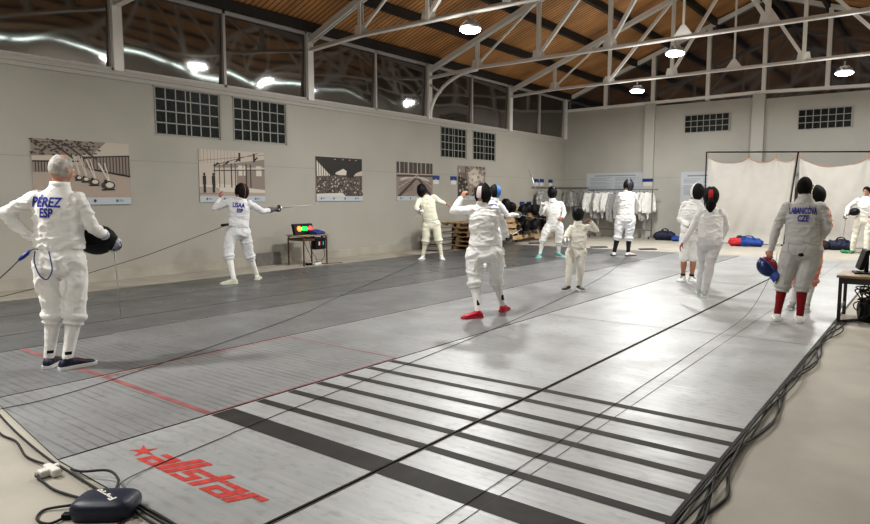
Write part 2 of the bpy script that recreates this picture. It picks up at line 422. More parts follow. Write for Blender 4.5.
make_lamp(-2.0, 19.03, 4.48, 'small bright lamp on the farthest truss, right above the curtain')
for p, k in (((-4.7, 5.8, 4.56), .75), ((-7.35, .5, 4.56), 1.6), ((-3.9, -1.2, 4.56), .6), ((-1.4, 10.2, 4.56), .22), ((.7, 10.7, 4.56), .55)):
    area(p, LAMP_W * k)
added_tube_glow = mat('added_tube_glow', (.9, .9, .9), .4, emit=(.86, 1., .94), estr=13.)
for k in range(6):                                          # unseen tube lights, not trim, added on the right eaves to streak the panes
    bm = bmesh.new(); y0 = -3.8 + k * 4.45; tube(bm, [(XR - .06, y0 + .1, 4.86), (XR - .06, y0 + 4.3, 4.86)], .035, 10); box(bm, XR - .05, XR, y0, y0 + 4.4, 4.80, 4.93, 1)
    struct('trim_%d' % (10 + k), bm, [added_tube_glow, white_steel])
w = bpy.data.worlds.new('night'); bpy.context.scene.world = w; w.use_nodes = True
w.node_tree.nodes['Background'].inputs['Color'].default_value = (.05, .06, .09, 1); w.node_tree.nodes['Background'].inputs['Strength'].default_value = .15
# ------------------------------------------------------------------ fencing pistes
AX, BX, CX, EX, FX, GX, HX, IX = -.856, -2.296, -3.82, -5.38, -6.97, -7.775, -9.05, -10.42
near_y = lambda x: 1.475 + max(0, (-3.8 - x)) * .12
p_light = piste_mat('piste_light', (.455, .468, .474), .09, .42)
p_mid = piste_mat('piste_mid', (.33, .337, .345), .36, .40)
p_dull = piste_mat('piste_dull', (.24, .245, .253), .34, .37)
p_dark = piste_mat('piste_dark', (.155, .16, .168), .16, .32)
tape_dark = mat('dark_stripe', (.034, .032, .031), .6, spec=.25, noise_amt=.3, noise_scale=5)
red_paint = mat('red_print', (.50, .055, .045), .5, noise_amt=.25, noise_scale=30)
pink_line = mat('pink_line', (.27, .105, .11), .5, noise_amt=.25, noise_scale=8)
pale_line = mat('pale_line', (.55, .5, .48), .5)
edge_black = mat('piste_edge', (.02, .02, .02), .6)
PT = .008
def piste(x0, x1, ya, yb, y1, m, label, lines=()):
    """a rolled-out metal strip with taped edges; x1 is its right side"""
    bm = bmesh.new(); g = .009
    vs = [(x0 + g, ya), (x1 - g, yb), (x1 - g, y1), (x0 + g, y1)]
    top = [bm.verts.new((x, y, PT)) for x, y in vs]; bot = [bm.verts.new((x, y, .0005)) for x, y in vs]
    bm.faces.new(top)
    for k in range(4): f = bm.faces.new((top[k], bot[k], bot[(k+1) % 4], top[(k+1) % 4])); f.material_index = 1
    for k, (mi, q) in enumerate(lines): poly(bm, [(x, y, PT + .0012 + .00003 * k) for x, y in q], mi)
    return tag(obj('fencing_piste', bm, [m, edge_black, tape_dark, red_paint, pink_line, pale_line], None), label, 'piste', 'metal pistes side by side on the hall floor')
def stripes(x0, x1, s0):
    L = [(2, [(x0, 2.43), (x1, 2.43), (x1, 2.61), (x0, 2.61)])]
    for y in (2.915, 3.20, 3.478, 3.757, 4.053, 4.340):
        L.append((2, [(x0, y - .075 - s0), (x1, y - .075), (x1, y), (x0, y - s0)]))
    return L
def seam_y(x0, x1, y, mi=1, w=.008): return [(mi, [(x0, y), (x1, y), (x1, y + w), (x0, y + w)])]
def side_line(x, y0, y1, w=.03, mi=4): return [(mi, [(x, y0), (x + w, y0), (x + w, y1), (x, y1)])]
# lettering of the maker's mark: a star and slanted letters, cut from polygons
logo = []
def lg(pts): logo.append(pts)
SL = .35
def rect(x0, x1, y0, y1):
    x0 -= .025; x1 += .025; y0 -= .01; y1 += .01
    lg([(x0 + SL*y0, y0), (x1 + SL*y0, y0), (x1 + SL*y1, y1), (x0 + SL*y1, y1)])
star = []
for k in range(10):
    a = PI/2 + k*PI/5 - .3; r = .62 if k % 2 == 0 else .2
    star.append((-.15 + r*1.0*math.cos(a), .62 + r*.95*math.sin(a)))
LS = lambda x, y: (x, y)
# a
rect(.38, 1.25, .82, 1.05); rect(1.0, 1.3, 0, .82); rect(.3, 1.0, .42, .62); rect(.3, .55, .1, .42); rect(.3, 1.0, 0, .16)
# l l
rect(1.42, 1.72, 0, 1.62); rect(1.84, 2.14, 0, 1.62)
# s
rect(2.28, 3.1, .82, 1.05); rect(2.28, 2.52, .55, .82); rect(2.28, 3.1, .42, .62); rect(2.86, 3.1, .2, .42); rect(2.28, 3.1, 0, .2)
# t
rect(3.3, 3.58, 0, 1.45); rect(3.18, 3.85, .84, 1.05)
# a
rect(3.98, 4.85, .82, 1.05); rect(4.6, 4.9, 0, .82); rect(3.9, 4.6, .42, .62); rect(3.9, 4.15, .1, .42); rect(3.9, 4.6, 0, .16)
# r
rect(5.02, 5.32, 0, 1.05); rect(5.4, 5.75, .78, 1.05)
lane2 = stripes(CX + .02, BX - .02, .04)
LX0, LX1, LY0, LHT = -3.48, -2.47, 1.75, .132
def logo_at(p):
    return (LX0 + (p[0] - .3) * (LX1 - LX0) / 5.9, LY0 + p[1] * LHT)
for q in logo: lane2.append((3, [logo_at(p) for p in q]))
for k in range(10): lane2.append((3, [logo_at((-.15, .62)), logo_at(star[(k+1) % 10]), logo_at(star[k])]))
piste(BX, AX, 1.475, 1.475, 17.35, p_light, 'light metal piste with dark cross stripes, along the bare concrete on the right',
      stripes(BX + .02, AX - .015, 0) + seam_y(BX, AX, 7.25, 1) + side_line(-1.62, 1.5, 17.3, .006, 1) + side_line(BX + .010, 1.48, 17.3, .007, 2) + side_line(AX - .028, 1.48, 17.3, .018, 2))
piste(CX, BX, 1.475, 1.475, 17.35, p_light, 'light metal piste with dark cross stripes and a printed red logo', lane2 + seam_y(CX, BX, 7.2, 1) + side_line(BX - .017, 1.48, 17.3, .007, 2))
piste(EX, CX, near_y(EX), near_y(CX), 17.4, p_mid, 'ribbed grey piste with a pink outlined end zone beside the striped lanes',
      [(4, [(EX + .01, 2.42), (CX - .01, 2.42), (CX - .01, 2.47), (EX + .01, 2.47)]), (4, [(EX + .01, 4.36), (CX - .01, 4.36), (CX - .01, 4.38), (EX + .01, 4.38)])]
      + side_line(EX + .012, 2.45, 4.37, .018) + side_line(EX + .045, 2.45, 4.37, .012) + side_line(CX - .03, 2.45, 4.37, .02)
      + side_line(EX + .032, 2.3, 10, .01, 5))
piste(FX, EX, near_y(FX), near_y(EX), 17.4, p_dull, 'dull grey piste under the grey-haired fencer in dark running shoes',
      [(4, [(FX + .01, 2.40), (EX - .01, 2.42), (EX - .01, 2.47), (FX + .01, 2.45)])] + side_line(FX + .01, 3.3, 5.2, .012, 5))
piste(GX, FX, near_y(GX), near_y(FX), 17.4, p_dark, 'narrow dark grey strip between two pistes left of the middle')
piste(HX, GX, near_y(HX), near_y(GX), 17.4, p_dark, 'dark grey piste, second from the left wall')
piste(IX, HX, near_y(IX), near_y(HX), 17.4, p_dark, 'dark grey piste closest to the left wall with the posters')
# joint positions of every figure, metres, in the figure's own frame (x right, y away, z up)
PEOPLE = json.loads('''{"perez": {"loc": [-5.852, 2.382], "rot": 1.1842, "S": 1.018, "J": {"hd": [0.038, 0.0, 1.699], "nk": [0.02, 0.0, 1.561], "sa": [-0.173, 0.05, 1.453], "pa": [-0.092, 0.02, 0.932], "ea": [-0.382, 0.05, 1.331], "wa": [-0.212, 0.05, 1.128], "ha": [-0.157, 0.08, 1.091], "fa": [-0.135, 0.1, 0.0], "ta": [-0.051, 0.3, 0.0], "ka": [-0.079, 0.08, 0.493], "sb": [0.161, -0.05, 1.444], "pb": [0.069, -0.02, 0.927], "eb": [0.24, -0.05, 1.213], "wb": [0.368, 0.136, 1.095], "hb": [0.413, 0.136, 1.031], "fb": [-0.0, -0.04, 0.0], "tb": [0.185, 0.04, 0.0], "kb": [0.077, -0.01, 0.484], "tip": [0.477, 0.667, 0.283]}}, "usaa": {"loc": [-9.467, 6.779], "rot": 0.9494, "S": 0.96, "J": {"hd": [0.009, 0.0, 1.564], "nk": [-0.007, 0.0, 1.437], "sa": [-0.188, 0.02, 1.394], "pa": [-0.155, 0.0, 0.881], "ea": [-0.43, 0.09, 1.275], "wa": [-0.347, 0.238, 1.445], "ha": [-0.337, 0.238, 1.523], "fa": [-0.148, -0.22, 0.0], "ta": [-0.317, -0.24, 0.0], "ka": [-0.223, -0.09, 0.502], "sb": [0.172, 0.0, 1.342], "pb": [0.034, 0.03, 0.876], "eb": [0.374, 0.146, 1.216], "wb": [0.553, 0.303, 1.247], "hb": [0.643, 0.353, 1.264], "fb": [0.24, 0.22, 0.0], "tb": [0.289, 0.44, 0.0], "kb": [0.124, 0.145, 0.464], "tip": [1.43, 0.824, 1.336]}}, "cream": {"loc": [-9.349, 11.928], "rot": 0.6648, "S": 1.018, "J": {"hd": [-0.206, 0.0, 1.627], "nk": [-0.114, 0.0, 1.476], "sa": [-0.288, -0.03, 1.383], "pa": [-0.085, 0.0, 0.823], "ea": [-0.342, -0.265, 1.214], "wa": [-0.269, -0.497, 1.139], "ha": [-0.223, -0.517, 1.139], "fa": [-0.188, 0.0, 0.0], "ta": [-0.256, -0.2, 0.0], "ka": [-0.121, -0.02, 0.473], "sb": [0.085, 0.03, 1.464], "pb": [0.095, 0.0, 0.847], "eb": [0.213, 0.03, 1.359], "wb": [0.33, 0.03, 1.312], "hb": [0.377, 0.03, 1.289], "fb": [0.247, 0.0, 0.0], "tb": [0.278, -0.22, 0.0], "kb": [0.172, -0.02, 0.496]}}, "red": {"loc": [-4.358, 6.667], "rot": 0.5789, "S": 0.909, "J": {"hd": [-0.055, 0.0, 1.497], "nk": [-0.058, 0.0, 1.388], "sa": [-0.192, 0.0, 1.302], "pa": [-0.134, 0.0, 0.773], "ea": [-0.42, 0.132, 1.287], "wa": [-0.319, 0.257, 1.448], "ha": [-0.29, 0.257, 1.505], "fa": [-0.097, -0.18, 0.0], "ta": [-0.253, -0.24, 0.0], "ka": [-0.15, -0.07, 0.44], "sb": [0.114, 0.0, 1.296], "pb": [0.093, 0.0, 0.775], "eb": [0.21, 0.155, 1.106], "wb": [0.236, 0.348, 0.989], "hb": [0.25, 0.398, 0.935], "fb": [0.211, 0.28, 0.0], "tb": [0.274, 0.46, 0.0], "kb": [0.123, 0.16, 0.432]}}, "blue": {"loc": [-7.284, 11.321], "rot": 0.5717, "S": 0.977, "J": {"hd": [0.05, 0.0, 1.576], "nk": [0.01, 0.0, 1.422], "sa": [-0.164, 0.0, 1.309], "pa": [-0.099, 0.0, 0.772], "ea": [-0.257, 0.094, 1.058], "wa": [-0.239, 0.283, 0.905], "ha": [-0.218, 0.333, 0.839], "fa": [-0.135, 0.0, 0.0], "ta": [-0.211, 0.2, 0.0], "ka": [-0.127, 0.02, 0.385], "sb": [0.176, 0.0, 1.309], "pb": [0.087, 0.0, 0.772], "eb": [0.333, 0.06, 1.081], "wb": [0.484, 0.251, 1.097], "hb": [0.559, 0.301, 1.095], "fb": [0.208, 0.05, 0.0], "tb": [0.274, 0.25, 0.0], "kb": [0.153, 0.045, 0.395]}}, "cyan": {"loc": [-7.432, 14.159], "rot": 0.4834, "S": 0.982, "J": {"hd": [0.054, 0.0, 1.568], "nk": [0.064, 0.0, 1.387], "sa": [-0.104, 0.0, 1.291], "pa": [0.0, 0.0, 0.745], "ea": [-0.207, -0.138, 1.064], "wa": [-0.183, -0.333, 1.211], "ha": [-0.184, -0.353, 1.283], "fa": [-0.221, -0.1, 0.0], "ta": [-0.272, -0.3, 0.0], "ka": [-0.15, -0.07, 0.432], "sb": [0.277, 0.0, 1.303], "pb": [0.208, 0.0, 0.747], "eb": [0.352, 0.0, 1.074], "wb": [0.302, -0.218, 0.972], "hb": [0.256, -0.248, 0.937], "fb": [0.229, 0.1, 0.0], "tb": [0.359, -0.05, 0.0], "kb": [0.234, 0.03, 0.405], "tip": [-0.525, -0.353, 2.157]}}, "kid": {"loc": [-4.452, 9.299], "rot": 0.4465, "S": 0.761, "J": {"hd": [0.053, 0.0, 1.201], "nk": [0.063, 0.0, 1.061], "sa": [-0.057, 0.0, 0.975], "pa": [-0.035, 0.0, 0.615], "ea": [-0.129, -0.162, 0.843], "wa": [-0.126, -0.351, 0.817], "ha": [-0.11, -0.371, 0.796], "fa": [-0.08, 0.0, 0.0], "ta": [-0.144, -0.16, 0.0], "ka": [-0.059, -0.02, 0.373], "sb": [0.208, 0.0, 1.0], "pb": [0.118, 0.0, 0.618], "eb": [0.337, 0.0, 0.947], "wb": [0.249, -0.102, 1.082], "hb": [0.211, -0.112, 1.113], "fb": [0.093, 0.08, 0.0], "tb": [0.152, -0.08, 0.0], "kb": [0.112, 0.02, 0.38]}}, "blk": {"loc": [-6.143, 15.494], "rot": 0.3774, "S": 1.08, "J": {"hd": [0.12, 0.0, 1.738], "nk": [0.088, 0.0, 1.591], "sa": [-0.07, 0.0, 1.506], "pa": [-0.017, 0.0, 0.928], "ea": [-0.136, 0.222, 1.295], "wa": [-0.079, 0.416, 1.116], "ha": [-0.053, 0.466, 1.065], "fa": [-0.167, -0.05, 0.0], "ta": [-0.194, 0.18, 0.0], "ka": [-0.089, -0.005, 0.494], "sb": [0.255, 0.0, 1.506], "pb": [0.189, 0.0, 0.93], "eb": [0.352, 0.199, 1.284], "wb": [0.338, 0.377, 1.082], "hb": [0.323, 0.417, 1.018], "fb": [0.167, 0.0, 0.0], "tb": [0.287, 0.12, 0.0], "kb": [0.178, 0.02, 0.484]}}, "w1": {"loc": [-3.357, 11.488], "rot": 0.2843, "S": 0.964, "J": {"hd": [0.097, 0.0, 1.553], "nk": [0.052, 0.0, 1.392], "sa": [-0.087, 0.0, 1.332], "pa": [-0.027, 0.0, 0.782], "ea": [-0.151, 0.0, 1.09], "wa": [-0.026, -0.173, 0.979], "ha": [0.031, -0.173, 0.946], "fa": [-0.069, 0.05, 0.0], "ta": [-0.12, -0.15, 0.0], "ka": [-0.063, 0.005, 0.416], "sb": [0.169, 0.0, 1.307], "pb": [0.133, 0.0, 0.785], "eb": [0.232, 0.0, 1.095], "wb": [0.203, -0.19, 0.949], "hb": [0.189, -0.21, 0.899], "fb": [0.073, 0.02, 0.0], "tb": [0.16, -0.14, 0.0], "kb": [0.09, -0.01, 0.422]}}, "w2": {"loc": [-2.666, 9.884], "rot": 0.2634, "S": 0.915, "J": {"hd": [0.067, 0.0, 1.469], "nk": [0.072, 0.0, 1.317], "sa": [-0.072, 0.0, 1.229], "pa": [-0.003, 0.0, 0.813], "ea": [-0.179, 0.0, 0.986], "wa": [-0.29, 0.034, 0.789], "ha": [-0.323, 0.034, 0.728], "fa": [-0.036, 0.2, 0.0], "ta": [-0.045, 0.4, 0.0], "ka": [-0.011, 0.12, 0.478], "sb": [0.222, 0.0, 1.231], "pb": [0.152, 0.0, 0.817], "eb": [0.293, 0.158, 1.031], "wb": [0.25, 0.304, 0.86], "hb": [0.232, 0.354, 0.812], "fb": [0.032, -0.06, 0.0], "tb": [0.027, 0.16, 0.0], "kb": [0.09, -0.01, 0.494]}}, "cze": {"loc": [-1.313, 8.514], "rot": 0.153, "S": 0.948, "J": {"hd": [0.094, 0.0, 1.571], "nk": [0.107, 0.0, 1.456], "sa": [-0.088, 0.0, 1.34], "pa": [0.012, 0.0, 0.84], "ea": [-0.17, 0.0, 1.093], "wa": [-0.216, 0.0, 0.843], "ha": [-0.229, 0.0, 0.771], "fa": [-0.115, -0.02, 0.0], "ta": [-0.125, 0.2, 0.0], "ka": [-0.073, 0.01, 0.445], "sb": [0.283, 0.0, 1.343], "pb": [0.194, 0.0, 0.847], "eb": [0.339, 0.0, 1.11], "wb": [0.283, 0.18, 0.967], "hb": [0.256, 0.23, 0.928], "fb": [0.118, -0.05, 0.0], "tb": [0.114, 0.17, 0.0], "kb": [0.127, -0.005, 0.459]}}, "hid": {"loc": [-1.345, 9.5], "rot": 0.1407, "S": 0.896, "J": {"hd": [0.096, 0.0, 1.48], "nk": [0.091, 0.0, 1.366], "sa": [-0.062, 0.0, 1.301], "pa": [0.008, 0.0, 0.786], "ea": [-0.097, 0.0, 1.081], "wa": [-0.032, -0.145, 0.922], "ha": [0.003, -0.145, 0.885], "fa": [-0.076, 0.08, 0.0], "ta": [-0.106, -0.14, 0.0], "ka": [-0.043, 0.02, 0.416], "sb": [0.22, 0.0, 1.303], "pb": [0.13, 0.0, 0.791], "eb": [0.279, 0.0, 1.101], "wb": [0.218, -0.153, 0.95], "hb": [0.176, -0.173, 0.931], "fb": [0.085, 0.0, 0.0], "tb": [0.074, -0.2, 0.0], "kb": [0.126, -0.02, 0.418]}}, "rt": {"loc": [-1.56, 20.039], "rot": 0.0777, "S": 0.987, "J": {"hd": [0.104, 0.0, 1.601], "nk": [0.096, 0.0, 1.435], "sa": [-0.094, 0.0, 1.358], "pa": [-0.014, 0.0, 0.867], "ea": [-0.282, 0.0, 1.175], "wa": [-0.297, -0.194, 1.023], "ha": [-0.31, -0.214, 0.945], "fa": [-0.132, 0.0, 0.0], "ta": [-0.195, -0.2, 0.0], "ka": [-0.09, -0.02, 0.45], "sb": [0.292, 0.0, 1.358], "pb": [0.191, 0.0, 0.87], "eb": [0.412, 0.0, 1.104], "wb": [0.291, -0.153, 0.953], "hb": [0.207, -0.173, 0.94], "fb": [0.184, -0.1, 0.0], "tb": [0.215, -0.3, 0.0], "kb": [0.171, -0.07, 0.448], "tip": [-0.357, 0.45, 0.31]}}}''')
# ------------------------------------------------------------------ people
def cloth(name, col, bump=.25):
    return mat(name, col, .8, sheen=.15, noise_amt=.05, noise_scale=9, bump=bump, bump_scale=17, spec=.25)
cl_white = cloth('fencing_white', (.80, .795, .78)); cl_bluish = cloth('fencing_cool_white', (.75, .76, .78)); cl_cream = cloth('fencing_cream', (.74, .73, .60))
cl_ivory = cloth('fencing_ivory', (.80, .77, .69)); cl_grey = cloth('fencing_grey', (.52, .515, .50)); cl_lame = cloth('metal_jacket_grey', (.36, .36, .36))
cl_red_lit = cloth('red_lit_fabric', (.82, .36, .29)); sock_red = cloth('red_sock', (.22, .008, .014)); sock_black = cloth('black_sock', (.012, .012, .014))  # the salmon tone is red light put into the cloth colour
mesh_black = mat('mask_mesh', (.006, .006, .007), .5, spec=.25, bump=.3, bump_scale=220)
mask_trim = mat('mask_trim', (.010, .010, .011), .7, spec=.25)
hair_dark = mat('dark_hair', (.009, .007, .006), .75, spec=.2, bump=.6, bump_scale=70)
hair_grey = mat('grey_hair', (.42, .40, .375), .7, noise_amt=.35, noise_scale=22, bump=.8, bump_scale=60)
sole_white = mat('sole_white', (.72, .72, .70), .5)
red_cloth = mat('red_cloth', (.5, .02, .03), .6); blue_cloth = mat('blue_cloth', (.03, .12, .42), .6)
eye_white = mat('eye_white', (.8, .8, .78), .3); eye_dark = mat('eye_dark', (.02, .014, .01), .2)
def basis(f, up=(0, 0, 1)):
    f = V(f).normalized(); l = f.cross(V(up)).normalized(); u = l.cross(f).normalized()
    return Matrix((l, f, u)).transposed()          # columns: side, forward, up
def head_bm(bm, c, f, S, up=(0, 0, 1), face=True):
    R = basis(f, up)
    q = bmesh.ops.create_icosphere(bm, subdivisions=4, radius=1.)
    for v in q['verts']:
        x, y, z = v.co
        k = 1 - .30 * max(0, -z - .15) ** 1.1
        yy = y * (.098 if y < 0 else .094) + (.012 * max(0, -z) if y > 0 else .02 * min(0, z) * y * -1)
        if y < 0 and z < -.2: yy *= 1 - .35 * (-z - .2)
        if face and y > .55:                                             # eye sockets, brow, lips
            for sx in (-.42, .42):
                d = (x - sx) ** 2 * 6 + (z - .02) ** 2 * 22; yy -= .012 * math.exp(-d * 1.6)
            yy += .005 * math.exp(-((z - .2) ** 2) * 60) * (1 if abs(x) < .7 else 0)
            yy += .007 * math.exp(-((z + .55) ** 2) * 110 - x * x * 9) + .006 * math.exp(-((z + .68) ** 2) * 160 - x * x * 10) - .006 * math.exp(-((z + .61) ** 2) * 700 - x * x * 9)
        v.co = V(c) + R @ V((x * .077 * k, yy, z * .118)) * S
    def at(x, y, z): return V(c) + R @ V((x, y, z)) * S
    if face:
        tube(bm, [at(0, .092, .012), at(0, .108, -.022), at(0, .117, -.036)], [.008*S, .012*S, .015*S], 8); ball(bm, at(0, .112, -.036), .0155*S); ball(bm, at(.011, .1, -.04), .010*S); ball(bm, at(-.011, .1, -.04), .010*S)
    for s in (-1, 1):
        ball(bm, at(s*.079, -.008, -.005), (.010*S, .019*S, .032*S), 2, R @ Matrix.Rotation(s*.35, 3, 'Z'))
    return R
def hand_bm(bm, w, h, nrm, curl, S, r=1., thumb=1):
    """palm, four jointed fingers of different length and a thumb off the side of the palm"""
    w, h = V(w), V(h); d = (h - w).normalized(); n = V(nrm); n = (n - d * n.dot(d))
    n = n.normalized() if n.length > .05 else d.orthogonal().normalized()
    s = d.cross(n).normalized() * thumb
    k = w + d * .088 * S
    tube(bm, [w - d*.01*S, w + d*.03*S, w + d*.07*S, k], [(.028*S*r, .021*S*r), (.036*S*r, .019*S*r), (.041*S*r, .016*S*r), (.038*S*r, .013*S*r)], 12, up=n)
    for i, (off, ln) in enumerate(((.031, .070), (.010, .080), (-.011, .074), (-.031, .057))):
        p = k + s * off * S - d * (.004 if i in (1, 2) else .012) * S; a = .15 + curl * (.35 + .06*i); q = [p]; L = ln * S
        for seg, fr in ((0, .45), (1, .32), (2, .25)):
            p = p + (d * math.cos(a) + n * math.sin(a)) * L * fr; q.append(p); a += curl * (.85 - .1*seg) + .08
        chain(bm, q, [.0098*S*r, .0092*S*r, .0085*S*r, .0072*S*r], 8)
    b = w + d*.03*S + s*.030*S
    t = [b, b + (d*.6 + s*.7 + n*.35).normalized()*.036*S]
    t.append(t[-1] + (d*.8 + s*.15*(1 - curl) + n*(.3 + curl*.6)).normalized()*.03*S); t.append(t[-1] + (d*.75 - s*.25*curl + n*(.2 + curl*.7)).normalized()*.024*S)
    chain(bm, t, [.014*S*r, .0115*S*r, .0105*S*r, .0085*S*r], 8)
def mask_parts(parent, c, f, S, up=(0, 0, 1), shell=mesh_black, trim=mask_trim, bib=cl_white, tongue=None, back=True, side=None, as_part=True):
    """fencing mask: wire dome, padded side band, bib under the chin, strap at the back"""
    R = basis(f, up)
    def at(x, y, z): return V(c) + R @ V((x, y, z)) * S
    def surf(az, el, k=1.):
        ry = .142 if abs(az) < PI/2 else .118
        ce = math.cos(el); sz = math.sin(el)
        x = math.sin(az) * ce * .112 * k; y = math.cos(az) * ce * ry * k; z = sz * (.152 if sz > 0 else .165) * k
        if z < 0: x *= 1 + z * .9
        return at(x, y + .004, z + .004)
    def patch(bm, a0, a1, e0, e1, na, ne, k=1., mi=0):
        g = [[bm.verts.new(surf(a0 + (a1-a0)*i/na, e0 + (e1-e0)*j/ne, k)) for j in range(ne+1)] for i in range(na+1)]
        for i in range(na):
            for j in range(ne): f_ = bm.faces.new((g[i][j], g[i+1][j], g[i+1][j+1], g[i][j+1])); f_.material_index = mi
    A = math.radians
    bm = bmesh.new(); patch(bm, A(-88), A(88), A(-80), A(89), 24, 20)
    dome = obj('fencing_mask' if as_part else 'wire_dome', bm, [shell], parent, True)
    sub = dome if as_part else parent
    bm = bmesh.new()
    for s in (-1, 1): patch(bm, s*A(86), s*A(150), A(-62), A(89), 10, 14, 1.0)
    patch(bm, A(150), A(210), A(10), A(89), 8, 8, 1.0)
    obj('side_padding', bm, side or mask_trim, sub, True)
    bm = bmesh.new()
    for s in (-1, 1): tube(bm, [surf(s*A(88), A(e), 1.02) for e in range(-78, 90, 8)], .0075*S, 6)
    obj('trim', bm, trim, sub, True)
    bm = bmesh.new(); na, nb = 22, 5; g = []
    for i in range(na + 1):
        az = A(-118 + 236*i/na); col = []
        for j in range(nb + 1):
            t = j / nb; e = A(-48 - 6*math.cos(az)); p = R.inverted() @ (surf(az, e, 1.03) - V(c)) / S
            rr = 1 + .22*t; dz = -.10*t*(.75 + .25*math.cos(az))
            col.append(bm.verts.new(at(p.x*rr, p.y*(1 + .10*t) + .006*t, p.z + dz)))
        g.append(col)
    for i in range(na):
        for j in range(nb): bm.faces.new((g[i][j], g[i+1][j], g[i+1][j+1], g[i][j+1]))
    obj('bib', bm, bib, sub, True)
    if back:
        bm = bmesh.new(); patch(bm, A(162), A(198), A(-18), A(42), 5, 10, 1.04)
        obj('back_strap', bm, [tongue or mask_trim], sub, True)
    return dome
def make_epee(p, tip, S, label, grip=black_plastic, wide=1.):
    p, tip = V(p), V(tip); d = (tip - p).normalized()
    t = empty('epee', p, 0, label, 'epee', 'epees held by the fencers'); M = d.to_track_quat('Z', 'Y').to_matrix()
    def L(x, y, z): return M @ V((x, y, z))
    bm = bmesh.new(); n = 16; rings = []
    for k in range(7):
        a = k/6*PI/2*.98; rings.append([bm.verts.new(L(math.sin(a)*.066*math.cos(2*PI*j/n), math.sin(a)*.066*math.sin(2*PI*j/n), .075 - (1-math.cos(a))*.055)) for j in range(n)])
    for a, b in zip(rings, rings[1:]):
        for j in range(n): bm.faces.new((a[j], a[(j+1) % n], b[(j+1) % n], b[j]))
    obj('bell_guard', bm, guard_steel, t, True)
    bm = bmesh.new(); tube(bm, [L(0, 0, -.07), L(0, .005, -.02), L(0, 0, .03), L(0, 0, .07)], [.011, .015, .014, .010], 8); obj('grip', bm, grip, t, True)
    ln = (tip - p).length
    bm = bmesh.new(); tube(bm, [L(0, 0, .07), L(0, 0, ln*.5), L(0, 0, ln - .02)], [.0058*wide, .0045*wide, .0034*wide], 6); tube(bm, [L(0, 0, ln - .025), L(0, 0, ln)], .0048, 6); obj('blade', bm, steel, t, True)
    return t
def shoe(parent, f, t, ank, S, m, sole=sole_white, accent=None):
    f, t = V(f), V(t); f.z = t.z = 0; d = (t - f).normalized(); s = V((d.y, -d.x, 0)); S_ = S
    prof = [(-.062, .020, .050), (-.052, .030, .072), (-.02, .034, .082), (.03, .034, .082), (.08, .038, .070), (.13, .045, .054), (.17, .045, .045), (.195, .034, .036), (.207, .016, .026)]
    bm = bmesh.new(); rings = []
    for x, w, h in prof:
        r = []
        for k in range(12):
            a = 2*PI*k/12; cx, cz = math.cos(a), math.sin(a)
            z = .016 + (h - .016) * (.5 + .5*cz) if cz > -.6 else .014
            r.append(bm.verts.new(f + d*x*S_ + s*(math.copysign(abs(cx)**.75, cx)*w*S_) + V((0, 0, z*S_))))
        rings.append(r)
    for a, b in zip(rings, rings[1:]):
        for k in range(12): bm.faces.new((a[k], a[(k+1) % 12], b[(k+1) % 12], b[k]))
    bm.faces.new(rings[0][::-1]); bm.faces.new(rings[-1])
    bmesh.ops.recalc_face_normals(bm, faces=bm.faces)
    tube(bm, [f + V((0, 0, .05*S)), f + d*.004 + V((0, 0, .092*S))], [.041*S, .040*S], 12)
    me = fuse(bm, .007, 3); o = mesh_obj('shoe', me, m, parent)
    bm = bmesh.new(); lo = []; hi = []
    out = [(x, w*1.12 + .002) for x, w, h in prof]
    ring = [(x, w) for x, w in out] + [(x, -w) for x, w in out[::-1]]
    for x, w in ring: lo.append(bm.verts.new(f + d*x*1.03*S_ + s*w*S_ + V((0, 0, .001)))); hi.append(bm.verts.new(f + d*x*1.05*S_ + s*w*1.03*S_ + V((0, 0, .026*S_))))
    bm.faces.new(lo[::-1]); bm.faces.new(hi)
    for k in range(len(lo)): bm.faces.new((lo[k], lo[(k+1) % len(lo)], hi[(k+1) % len(lo)], hi[k]))
    obj('sole', bm, sole, o)
    bm = bmesh.new()
    for k in range(4):
        x = .055 + k*.022; z = (.083 - k*.0085)*S
        bar(bm, f + d*x*S + s*.02*S + V((0, 0, z)), f + d*x*S - s*.02*S + V((0, 0, z)), .006, .005)
    obj('laces', bm, accent or sole, o)
    return o
